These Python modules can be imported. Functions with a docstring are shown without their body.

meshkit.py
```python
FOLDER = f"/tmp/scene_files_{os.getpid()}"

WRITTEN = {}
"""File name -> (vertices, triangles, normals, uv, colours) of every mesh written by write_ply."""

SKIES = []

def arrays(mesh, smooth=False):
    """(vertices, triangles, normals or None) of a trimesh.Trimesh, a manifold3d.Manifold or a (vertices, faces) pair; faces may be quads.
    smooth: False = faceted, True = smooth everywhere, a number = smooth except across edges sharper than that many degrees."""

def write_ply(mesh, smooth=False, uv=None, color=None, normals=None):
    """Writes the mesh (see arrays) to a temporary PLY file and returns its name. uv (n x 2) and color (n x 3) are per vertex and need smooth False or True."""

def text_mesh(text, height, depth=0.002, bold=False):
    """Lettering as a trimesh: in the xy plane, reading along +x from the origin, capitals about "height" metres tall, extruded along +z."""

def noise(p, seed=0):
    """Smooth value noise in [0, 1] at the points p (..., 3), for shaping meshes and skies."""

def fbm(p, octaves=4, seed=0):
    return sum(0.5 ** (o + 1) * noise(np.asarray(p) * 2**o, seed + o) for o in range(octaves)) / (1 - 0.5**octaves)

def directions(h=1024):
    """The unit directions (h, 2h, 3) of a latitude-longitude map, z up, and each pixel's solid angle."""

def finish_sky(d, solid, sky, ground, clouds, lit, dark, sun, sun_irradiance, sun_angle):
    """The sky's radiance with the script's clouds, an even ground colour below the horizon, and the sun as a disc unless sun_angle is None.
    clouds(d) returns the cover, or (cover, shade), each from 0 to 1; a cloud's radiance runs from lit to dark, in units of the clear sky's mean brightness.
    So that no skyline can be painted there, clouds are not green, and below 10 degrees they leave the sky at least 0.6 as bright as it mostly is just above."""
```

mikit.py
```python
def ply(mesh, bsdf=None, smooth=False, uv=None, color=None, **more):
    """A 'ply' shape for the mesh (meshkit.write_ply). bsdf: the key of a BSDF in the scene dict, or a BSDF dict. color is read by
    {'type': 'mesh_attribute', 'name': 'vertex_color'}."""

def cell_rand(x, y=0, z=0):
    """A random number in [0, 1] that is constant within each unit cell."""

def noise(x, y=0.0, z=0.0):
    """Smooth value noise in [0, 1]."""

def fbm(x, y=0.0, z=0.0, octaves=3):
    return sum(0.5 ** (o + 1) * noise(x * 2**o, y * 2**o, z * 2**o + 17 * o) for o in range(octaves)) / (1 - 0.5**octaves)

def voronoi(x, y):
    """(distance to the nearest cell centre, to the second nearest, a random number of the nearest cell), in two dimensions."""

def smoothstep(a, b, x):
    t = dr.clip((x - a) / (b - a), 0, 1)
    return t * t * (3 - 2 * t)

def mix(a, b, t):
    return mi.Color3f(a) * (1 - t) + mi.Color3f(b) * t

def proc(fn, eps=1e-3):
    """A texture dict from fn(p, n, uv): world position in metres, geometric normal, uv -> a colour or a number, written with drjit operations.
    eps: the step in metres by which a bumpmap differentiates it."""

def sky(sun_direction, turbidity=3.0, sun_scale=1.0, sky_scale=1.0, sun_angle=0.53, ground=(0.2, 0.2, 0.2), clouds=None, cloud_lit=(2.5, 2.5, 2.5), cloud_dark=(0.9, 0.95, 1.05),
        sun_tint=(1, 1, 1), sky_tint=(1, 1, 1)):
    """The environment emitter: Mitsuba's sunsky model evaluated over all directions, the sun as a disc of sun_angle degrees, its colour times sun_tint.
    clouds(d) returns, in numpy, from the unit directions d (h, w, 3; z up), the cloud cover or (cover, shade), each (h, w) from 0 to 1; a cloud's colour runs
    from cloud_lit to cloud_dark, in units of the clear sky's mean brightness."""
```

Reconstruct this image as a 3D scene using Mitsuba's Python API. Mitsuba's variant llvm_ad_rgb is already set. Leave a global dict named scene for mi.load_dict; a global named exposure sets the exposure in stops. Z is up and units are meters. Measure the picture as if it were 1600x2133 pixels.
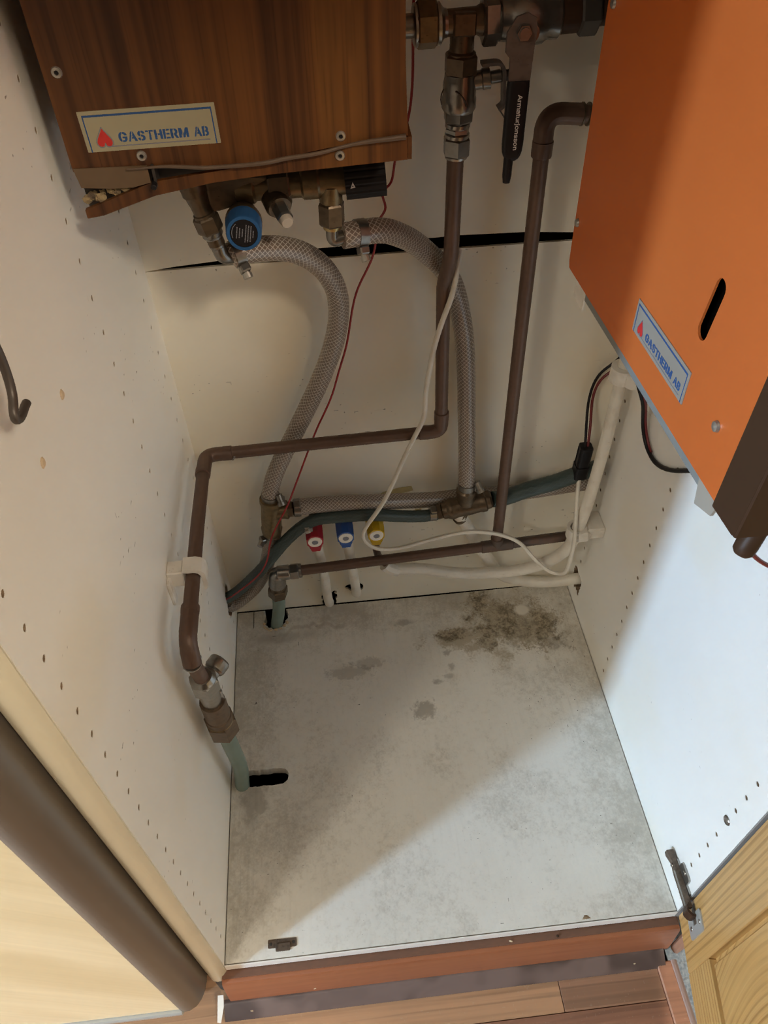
import math, random
import numpy as np, trimesh, shapely, drjit as dr, mitsuba as mi, mikit, meshkit
from shapely.geometry import Polygon, Point, box as sbox
from scipy.interpolate import CubicSpline, PchipInterpolator
from mikit import noise, fbm, smoothstep, mix, voronoi, cell_rand
T = mi.ScalarTransform4f
rng = np.random.default_rng(7)
scene, labels = {}, {}

# ------------------------------------------------------------------ camera, exposure
EYE = np.array([0.18284, -0.75546, 1.02243])
FWD = np.array([0.05862, 0.68073, -0.73019])
UP = np.array([0.08547, 0.72534, 0.68307])
scene['camera'] = {'type': 'perspective', 'fov_axis': 'x', 'fov': 2 * math.degrees(math.atan(800 / 1573.0)), 'near_clip': 0.02, 'far_clip': 50.0,
                   'to_world': T().look_at(origin=EYE.tolist(), target=(EYE + FWD).tolist(), up=UP.tolist())}
exposure = 0.33
# ------------------------------------------------------------------ lights: a window in the opposite wall of the caravan, a roof hatch and a ceiling lamp
# daylight window (pane lies in the wall y = -2.2, facing the room): x0, x1, z0, z1, radiance
WINDOWS = [(-3.28, -2.80, 1.05, 1.72, (150.0, 226.0, 312.0))]
# roof hatch in the ceiling: x0, x1, y0, y1, radiance
HATCH = (-1.40, -1.04, -2.14, -1.84, (66.0, 62.0, 54.0))
LAMP = dict(centre=(0.92, -1.54, 1.90), radius=0.15, radiance=(98.0, 86.0, 68.0))
W, D = 0.5558, 0.5153            # inner width and depth of the cabinet
ROOM = dict(x0=-3.7, x1=2.1, y0=-2.2, z0=-0.10, z1=1.95)

# ------------------------------------------------------------------ helpers
def add(key, mesh, mat, smooth=False, parent=None, **kw):
    key = key if parent is None else parent + '__' + key
    if key in scene:
        i = 1
        while f'{key}_{i:03d}' in scene: i += 1
        key = f'{key}_{i:03d}'
    scene[key] = mikit.ply(mesh, mat, smooth=smooth, **kw)
    return key

def free(key):
    used = lambda k: k in labels or k in scene
    if not used(key): return key
    i = 1
    while used(f'{key}_{i:03d}'): i += 1
    return f'{key}_{i:03d}'

def thing(name, label, cat, group=None):
    key = free(name)
    labels[key] = {'label': label, 'category': cat}
    if group: labels[key]['group'] = group
    return key

def struct(name, label=None):
    labels[name] = {'kind': 'structure', **({'label': label} if label else {})}
    return name

def note(key, text): labels[key] = {'label': text}

def stuff(key, text=None):
    labels[key] = {'kind': 'stuff', **({'label': text} if text else {})}

def cat(*ms):
    return trimesh.util.concatenate([m for m in ms])

def box(x0, x1, y0, y1, z0, z1, bev=0.0):
    if bev <= 0:
        m = trimesh.creation.box(extents=(x1 - x0, y1 - y0, z1 - z0))
        m.apply_translation(((x0 + x1) / 2, (y0 + y1) / 2, (z0 + z1) / 2))
        return m
    pts = []
    for sx, X in ((1, x0), (-1, x1)):
        for sy, Yv in ((1, y0), (-1, y1)):
            for sz, Z in ((1, z0), (-1, z1)):
                pts += [(X + sx * bev, Yv + sy * bev, Z), (X + sx * bev, Yv, Z + sz * bev), (X, Yv + sy * bev, Z + sz * bev)]
    return trimesh.convex.convex_hull(np.array(pts))

def basis(d, ref=None):
    d = np.asarray(d, float) / np.linalg.norm(d)
    ref = np.array([0, 0, 1.0]) if ref is None else np.asarray(ref, float)
    if abs(d @ ref) > 0.98 * np.linalg.norm(ref): ref = np.array([1.0, 0, 0])
    u = np.cross(ref, d); u /= np.linalg.norm(u)
    return u, np.cross(d, u), d

def place(mesh, o, xd, yd):
    """mesh from its own axes: x along xd, y along yd (made square to it), z along their cross product, origin at o."""
    xd = np.asarray(xd, float) / np.linalg.norm(xd)
    yd = np.asarray(yd, float); yd = yd - (yd @ xd) * xd; yd /= np.linalg.norm(yd)
    M = np.eye(4); M[:3, 0], M[:3, 1], M[:3, 2], M[:3, 3] = xd, yd, np.cross(xd, yd), o
    m = mesh.copy(); m.apply_transform(M); return m

def outward(m):
    m = trimesh.Trimesh(m.vertices, m.faces, process=False)
    if m.volume < 0: m.invert()
    return m

def spline(pts, step=0.004):
    P = np.asarray(pts, float)
    s = np.r_[0, np.cumsum(np.linalg.norm(np.diff(P, axis=0), axis=1) ** 0.75)]
    c = CubicSpline(s, P)
    L = np.linalg.norm(np.diff(P, axis=0), axis=1).sum()
    return c(np.linspace(0, s[-1], max(6, int(L / step))))

def fillet(pts, rad, k=8):
    """polyline with its inner corners rounded to the bend radius."""
    P = np.asarray(pts, float); out = [P[0]]
    for a, b, c in zip(P[:-2], P[1:-1], P[2:]):
        u, v = (a - b) / np.linalg.norm(a - b), (c - b) / np.linalg.norm(c - b)
        ang = math.acos(np.clip(u @ v, -1, 1)); t = min(rad / math.tan(ang / 2), 0.48 * np.linalg.norm(a - b), 0.48 * np.linalg.norm(c - b))
        for q in np.linspace(0, 1, k + 1):
            out.append((1 - q) ** 2 * (b + u * t) + 2 * q * (1 - q) * (b + 0.12 * t * (u + v) * 0) + q * q * (b + v * t))
    return np.array(out + [P[-1]])

def tube(path, r, n=16, caps=True):
    P = np.asarray(path, float); m = len(P)
    R = np.full(m, r) if np.isscalar(r) else np.asarray(r, float)
    t = np.gradient(P, axis=0); t /= np.linalg.norm(t, axis=1, keepdims=True)
    u = basis(t[0])[0]; V = []; uv = []
    s = np.r_[0, np.cumsum(np.linalg.norm(np.diff(P, axis=0), axis=1))]
    a = np.linspace(0, 2 * np.pi, n + 1)
    for i in range(m):
        u = u - (u @ t[i]) * t[i]; u /= np.linalg.norm(u); w = np.cross(t[i], u)
        V.append(P[i] + R[i] * (np.cos(a)[:, None] * u + np.sin(a)[:, None] * w))
        uv.append(np.stack([a / (2 * np.pi), np.full(n + 1, s[i])], 1))
    V, uv = np.vstack(V), np.vstack(uv)
    F = []
    for i in range(m - 1):
        j = i * (n + 1) + np.arange(n)
        F += [np.stack([j, j + 1, j + n + 2], 1), np.stack([j, j + n + 2, j + n + 1], 1)]
    if caps:
        for i, flip in ((0, True), (m - 1, False)):
            c = len(V); V = np.vstack([V, V[i * (n + 1):(i + 1) * (n + 1)], P[i]]); uv = np.vstack([uv, uv[i * (n + 1):(i + 1) * (n + 1)], [[0, s[i]]]])
            j = c + np.arange(n); ctr = np.full(n, c + n + 1)
            f = np.stack([ctr, j, j + 1], 1); F.append(f[:, ::-1] if flip else f)
    mesh = trimesh.Trimesh(V, np.vstack(F), process=False); mesh.metadata['uv'] = uv
    return mesh

def lathe(prof, o, d, n=24, ref=None, turn=0.0):
    """profile [(radius, distance along d)...] turned about the axis through o."""
    u, v, w = basis(d, ref); prof = np.asarray(prof, float); o = np.asarray(o, float)
    a = np.linspace(0, 2 * np.pi, n, endpoint=False) + turn
    V = np.vstack([o + w * t + r * (np.cos(a)[:, None] * u + np.sin(a)[:, None] * v) for r, t in prof])
    F = []
    for i in range(len(prof) - 1):
        j = i * n + np.arange(n); k = i * n + (np.arange(n) + 1) % n
        F += [np.stack([j, k, k + n], 1), np.stack([j, k + n, j + n], 1)]
    c = len(V); V = np.vstack([V, o + w * prof[0, 1], o + w * prof[-1, 1]])
    j, k = np.arange(n), (np.arange(n) + 1) % n; e = (len(prof) - 1) * n
    F += [np.stack([np.full(n, c), k, j], 1), np.stack([np.full(n, c + 1), e + j, e + k], 1)]
    return outward(trimesh.Trimesh(V, np.vstack(F), process=False))

def rod(p, q, r, n=20, bev=0.0006):
    p, q = np.asarray(p, float), np.asarray(q, float); L = np.linalg.norm(q - p); b = min(bev, r / 3, L / 3)
    return lathe([(r - b, 0), (r, b), (r, L - b), (r - b, L)], p, q - p, n)

def hexnut(p, q, af, turn=0.0, n=6):
    """hexagon nut, 'af' wide across the corners, with turned ends."""
    p, q = np.asarray(p, float), np.asarray(q, float); L = np.linalg.norm(q - p); r = af / 2; b = min(0.0016, L / 4)
    body = lathe([(r * 0.9, 0), (r, b), (r, L - b), (r * 0.9, L)], p, q - p, n, turn=turn)
    return body

def ball(c, r, sx=(1, 1, 1), sub=2):
    m = trimesh.creation.icosphere(subdivisions=sub, radius=r); m.apply_scale(sx); m.apply_translation(c); return m

def extr(poly, h, o, xd, yd):
    """shapely polygon in (x, y), extruded by h along x cross y, placed at o."""
    gs = getattr(poly, 'geoms', [poly])
    m = cat(*[trimesh.creation.extrude_polygon(g, h, engine='earcut') for g in gs])
    return place(m, o, xd, yd)

def rrect(x0, x1, y0, y1, r, q=5):
    return sbox(x0 + r, y0 + r, x1 - r, y1 - r).buffer(r, quad_segs=q)

def ragged(poly, amp, seed, step=0.003):
    """a polygon with a torn outline."""
    g = np.random.default_rng(seed); L = poly.exterior.length
    pts = [poly.exterior.interpolate(t) for t in np.arange(0, L, step)]
    return Polygon([(p.x + g.normal(0, amp), p.y + g.normal(0, amp)) for p in pts]).buffer(0)

def grid_mesh(x0, x1, y0, y1, nx, ny, f):
    X, Yv = np.meshgrid(np.linspace(x0, x1, nx), np.linspace(y0, y1, ny), indexing='ij')
    V = np.stack([X, Yv, f(X, Yv)], -1).reshape(-1, 3); i = np.arange(nx * ny).reshape(nx, ny)
    a, b, c, d = i[:-1, :-1].ravel(), i[1:, :-1].ravel(), i[1:, 1:].ravel(), i[:-1, 1:].ravel()
    return trimesh.Trimesh(V, np.vstack([np.stack([a, b, c], 1), np.stack([a, c, d], 1)]), process=False)

# ------------------------------------------------------------------ materials
def prin(color, rough=0.5, metal=0.0, **kw):
    c = color if isinstance(color, dict) else {'type': 'rgb', 'value': list(color)}
    return {'type': 'principled', 'base_color': c, 'roughness': rough, 'metallic': metal, **kw}

def bumped(b, fn, scale=1.0, eps=5e-4):
    return {'type': 'bumpmap', 'arbitrary': mikit.proc(fn, eps), 'scale': scale, 'bsdf': b}

def col(a): return mi.Color3f(*a)

def melamine(base):
    def fn(p, n, uv):
        big = fbm(p.x * 4, p.y * 4, p.z * 4)
        c = mix(tuple(0.95 * v for v in base), tuple(min(1, 1.04 * v) for v in base), big)
        yellow = smoothstep(0.5, 0.8, fbm(p.x * 7 + 3, p.y * 7, p.z * 7 + 9))
        c = mix(c, col((base[0] * 0.97, base[1] * 0.92, base[2] * 0.82)), yellow * 0.6)
        # dark specks and hair-fine scuffs
        q = noise(p.x * 230, p.y * 230 + 5, p.z * 230); r = noise(p.x * 13 + 4, p.y * 13, p.z * 13 + 2)
        speck = smoothstep(0.93, 0.97, q) * smoothstep(0.62, 0.8, r)
        return mix(c, (0.10, 0.075, 0.05), speck * 0.7)
    return fn

def base_board_colour(p, n, uv):
    x, y = p.x, p.y
    grain = fbm(x * 160, y * 160, 0.3); mid = fbm(x * 24 + 2, y * 24, 3.1, 4); fine = fbm(x * 480, y * 480, 1.7)
    streak = fbm(x * 300 + 5, y * 26, 8.3, 3)
    c = mix((0.66, 0.63, 0.565), (0.73, 0.70, 0.635), fbm(x * 9, y * 9, 5.0, 4))
    # ground-in dirt with a fine grain, thicker along the edges where it was never wiped
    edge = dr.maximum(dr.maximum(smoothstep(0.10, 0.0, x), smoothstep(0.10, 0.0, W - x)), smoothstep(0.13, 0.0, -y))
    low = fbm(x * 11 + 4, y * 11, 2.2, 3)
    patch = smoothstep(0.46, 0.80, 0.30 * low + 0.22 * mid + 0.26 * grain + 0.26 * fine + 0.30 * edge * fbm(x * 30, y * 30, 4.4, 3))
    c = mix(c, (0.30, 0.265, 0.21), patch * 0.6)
    c = mix(c, (0.36, 0.33, 0.27), smoothstep(0.5, 0.8, streak) * 0.22 * (0.3 + edge))
    c = c * (0.95 + 0.1 * fine)
    def stain(cx, cy, rx, ry, w=0.5, seed=0.0):
        wob = (fbm(x * 45 + seed, y * 45, seed, 4) - 0.5) * 1.5 + (grain - 0.5) * w
        d = dr.sqrt(dr.square((x - cx) / rx) + dr.square((y - cy) / ry)) + wob + 0.9 * (fine - 0.5)
        return smoothstep(1.15, 0.45, d)
    # the mouldy water stain in the rear right, its arms and its lifted paint
    m = dr.maximum(dr.maximum(stain(0.436, -0.070, 0.062, 0.050, 0.7, 1.0), stain(0.497, -0.085, 0.036, 0.040, 0.6, 2.0)), dr.maximum(stain(0.405, -0.022, 0.03, 0.025, 0.7, 3.0), stain(0.352, -0.084, 0.045, 0.012, 0.8, 4.0)))
    wash = dr.maximum(stain(0.44, -0.075, 0.085, 0.062, 0.4, 7.0), stain(0.36, -0.09, 0.06, 0.02, 0.5, 8.0))
    c = mix(c, (0.34, 0.285, 0.20), wash * 0.82)
    c = mix(c, mix((0.10, 0.075, 0.04), (0.40, 0.34, 0.25), smoothstep(0.25, 0.8, 0.55 * fbm(x * 120, y * 120, 2.0, 4) + 0.45 * fbm(x * 420, y * 420, 4.0, 3))), m * (0.55 + 0.4 * smoothstep(0.3, 0.6, fbm(x * 55, y * 55, 6.0, 3))))
    c = mix(c, (0.62, 0.58, 0.50), stain(0.468, -0.050, 0.013, 0.009, 0.3, 6.0))
    for cx, cy, rx, ry, k in ((0.2875, -0.2103, 0.017, 0.015, 0.55), (0.182, -0.134, 0.036, 0.014, 0.42), (0.210, -0.120, 0.03, 0.010, 0.38), (0.3315, -0.1163, 0.009, 0.008, 0.5),
                              (0.3356, -0.142, 0.006, 0.008, 0.45), (0.3088, -0.1655, 0.009, 0.005, 0.5), (0.33, -0.158, 0.009, 0.006, 0.4), (0.27, -0.052, 0.02, 0.007, 0.5), (0.075, -0.06, 0.05, 0.012, 0.35), (0.03, -0.32, 0.02, 0.025, 0.5)):
        c = mix(c, (0.19, 0.16, 0.12), stain(cx, cy, rx, ry, 1.3, cx * 31) * k)
    # crumbs and flecks
    q = noise(x * 330, y * 330, 9.0); c = mix(c, (0.06, 0.045, 0.03), smoothstep(0.955, 0.98, q) * smoothstep(0.45, 0.7, fbm(x * 15, y * 15, 7.0)))
    # saw line near the corner, and the splash edge round it
    line = smoothstep(0.0011, 0.0004, dr.abs(x - 0.0278)) * smoothstep(-0.037, -0.033, y)
    c = mix(c, (0.05, 0.04, 0.03), line * 0.9)
    tide = smoothstep(0.006, 0.001, dr.abs(y + 0.052 - 0.02 * (fbm(x * 30, 1.0, 2.0) - 0.5) * 3)) * smoothstep(0.06, 0.09, x) * smoothstep(0.2, 0.16, x)
    return mix(c, (0.36, 0.31, 0.25), tide * 0.45)

def stripes(axis, dark, light, freq, seed=0.0, along='z'):
    """veneer: stripes across 'axis', drawn out along the grain."""
    def fn(p, n, uv):
        a = getattr(p, axis); g = getattr(p, along)
        w = a + 0.004 * (fbm(a * 20, g * 5 + seed, 1.0) - 0.5)
        s = fbm(w * freq + seed, g * 0.9, seed, 4); f = fbm(w * freq * 7, g * 6, seed + 4, 3); h = noise(w * freq * 26, g * 14, seed)
        t = smoothstep(0.25, 0.75, 0.68 * s + 0.32 * f)
        c = mix(dark, light, t)
        return c * (1 - 0.16 * smoothstep(0.55, 0.9, h))
    return fn

def teak(p, n, uv):
    a = p.x + 0.004 * (fbm(p.x * 18, p.z * 4, 1.0) - 0.5)
    s = fbm(a * 60, p.z * 0.5, 3.0, 3); f = fbm(a * 330, p.z * 2.5, 2.0, 3)
    c = mix((0.042, 0.014, 0.004), (0.122, 0.043, 0.010), smoothstep(0.25, 0.78, 0.66 * s + 0.34 * f))
    c = mix(c, (0.185, 0.074, 0.016), smoothstep(0.160, 0.185, a) * smoothstep(0.3, 0.6, fbm(a * 90, p.z, 5.0)) * 0.5)
    return c * (1 - 0.2 * smoothstep(0.6, 0.9, noise(a * 900, p.z * 25, 4.0)))

def pine(along, across, seed, cathedral=0.0):
    def fn(p, n, uv):
        g, a = getattr(p, along), getattr(p, across)
        w = a + 0.004 * (fbm(g * 3 + seed, a * 6, seed, 3) - 0.5)
        w = w + cathedral * dr.square(g - 0.22) * (1 + 0.5 * fbm(g * 4, seed, 1.0, 2))
        ph = w * 760 + 9 * fbm(w * 30 + seed, g * 1.1, seed, 3)
        ring = dr.sin(ph); fine = dr.sin(ph * 3.1 + 4 * fbm(w * 60, g * 2, seed, 2))
        t = smoothstep(0.1, 1.0, ring) * 0.7 + smoothstep(0.4, 1.0, fine) * 0.22
        c = mix((0.44, 0.252, 0.088), (0.27, 0.135, 0.038), t * (0.35 + 0.65 * smoothstep(0.3, 0.7, fbm(w * 18, g * 1.5, seed + 3, 2))))
        pale = smoothstep(0.75, 1.0, dr.sin(ph * 0.31 + 1.0)) * 0.25
        c = mix(c, (0.52, 0.33, 0.135), pale)
        return c * (0.92 + 0.16 * fbm(w * 400, g * 22, seed))
    return fn

def maple(p, n, uv):
    a = p.x * 0.77 + p.z * 0.64; g = -p.x * 0.64 + p.z * 0.77
    s = fbm(a * 14 + fbm(g * 3, a * 3, 2.0) * 2, g * 1.6, 1.0, 4); f = fbm(a * 260, g * 9, 5.0, 3)
    c = mix((0.57, 0.43, 0.235), (0.66, 0.52, 0.31), smoothstep(0.25, 0.75, s))
    return c * (0.95 + 0.08 * f)

def laminate(tone, seed):
    def fn(p, n, uv):
        w = p.y + 0.006 * (fbm(p.x * 6 + seed, p.y * 20, seed, 3) - 0.5)
        s = fbm(w * 70 + seed, p.x * 2.2, seed, 4); f = fbm(w * 420, p.x * 9, seed + 1, 3)
        line = smoothstep(0.62, 0.75, fbm(w * 190 + 3, p.x * 1.6, seed + 2, 2))
        c = mix(tuple(0.72 * v for v in tone), tone, smoothstep(0.25, 0.7, 0.7 * s + 0.3 * f))
        c = mix(c, tuple(0.42 * v for v in tone), line * 0.5)
        return mix(c, (0.5, 0.45, 0.38), smoothstep(0.90, 0.96, noise(p.x * 420, p.y * 420, seed)) * 0.12)
    return fn

def cherry_strip(p, n, uv):
    s = fbm(p.x * 5, p.y * 120, p.z * 120, 4); f = fbm(p.x * 40, p.y * 500, p.z * 500, 2)
    c = mix((0.235, 0.078, 0.034), (0.32, 0.115, 0.052), 0.6 * s + 0.4 * f)
    return c

def cherry_dark(p, n, uv):  # darker cherry tone with a fine mottle, for the ledge
    g = fbm(p.x * 160, p.y * 500, p.z * 500, 3); h = fbm(p.x * 14, p.y * 60, 2.0, 3)
    return mix((0.085, 0.046, 0.030), (0.165, 0.068, 0.036), 0.55 * g + 0.45 * h)

def dark_plinth(p, n, uv):
    w = p.z * 1.3 - p.y + 0.030 * (fbm(p.x * 16, p.z * 30, 2.0, 3) - 0.5)
    s = fbm(w * 90, p.x * 2.5, 6.0, 4); line = smoothstep(0.6, 0.72, fbm(w * 150 + 0.8 * fbm(p.x * 12, w * 40, 1.0), p.x * 3, 3.0, 2))
    c = mix((0.055, 0.034, 0.029), (0.15, 0.10, 0.085), smoothstep(0.25, 0.75, s))
    return mix(c, (0.05, 0.028, 0.024), line * 0.8)

def hose_clear(p, n, uv):
    """clear PVC over a brownish liner with a white diamond braid."""
    k = 2 * math.pi
    a = dr.abs(dr.sin((uv.x * 14 + uv.y * 190) * math.pi)); b = dr.abs(dr.sin((uv.x * 14 - uv.y * 190) * math.pi))
    th = dr.maximum(smoothstep(0.45, 0.12, a), smoothstep(0.45, 0.12, b))
    dirt = fbm(p.x * 60, p.y * 60, p.z * 60)
    c = mix((0.115, 0.085, 0.064), (0.18, 0.138, 0.108), dirt)
    return mix(c, (0.50, 0.45, 0.40), th * 0.72)

def hose_green(p, n, uv):
    a = dr.abs(dr.sin((uv.x * 12 + uv.y * 90) * math.pi)); b = dr.abs(dr.sin((uv.x * 12 - uv.y * 90) * math.pi))
    th = dr.maximum(smoothstep(0.25, 0.05, a), smoothstep(0.25, 0.05, b))
    d = fbm(p.x * 50, p.y * 50, p.z * 50)
    return mix(mix((0.019, 0.032, 0.029), (0.038, 0.057, 0.053), d), (0.058, 0.088, 0.084), th * 0.5)

def copper_old(p, n, uv):
    s = fbm(p.x * 40, p.y * 40, p.z * 22, 4); f = fbm(p.x * 300, p.y * 300, p.z * 300, 2)
    c = mix((0.078, 0.046, 0.033), (0.135, 0.078, 0.054), 0.65 * s + 0.35 * f)
    verd = smoothstep(0.375, 0.40, p.x) * smoothstep(0.23, 0.19, p.z) * smoothstep(-0.1, -0.04, p.y)
    return mix(c, (0.075, 0.066, 0.058), verd * smoothstep(0.3, 0.6, fbm(p.x * 80, p.y * 80, p.z * 80, 3)) * 0.8)

def dusty(base, dirt, amount, scale=90.0):
    def fn(p, n, uv):
        d = smoothstep(0.42, 0.72, fbm(p.x * scale, p.y * scale, p.z * scale, 4))
        s = smoothstep(0.9, 0.95, noise(p.x * 500, p.y * 500, p.z * 500))
        return mix(mix(base, dirt, d * amount), tuple(0.3 * v for v in dirt), s * amount)
    return fn

def orange_enamel(p, n, uv):
    return mix((0.42, 0.092, 0.018), (0.48, 0.115, 0.023), fbm(p.x * 9, p.y * 9, p.z * 9))

def carpet_colour(p, n, uv):
    return mix((0.20, 0.31, 0.46), (0.60, 0.70, 0.82), fbm(p.x * 420, p.y * 420, 1.0, 3))

def mottled(base, k=0.08, s=20.0):
    def fn(p, n, uv): return col(base) * (1 - k + 2 * k * fbm(p.x * s, p.y * s, p.z * s))
    return fn

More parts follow.
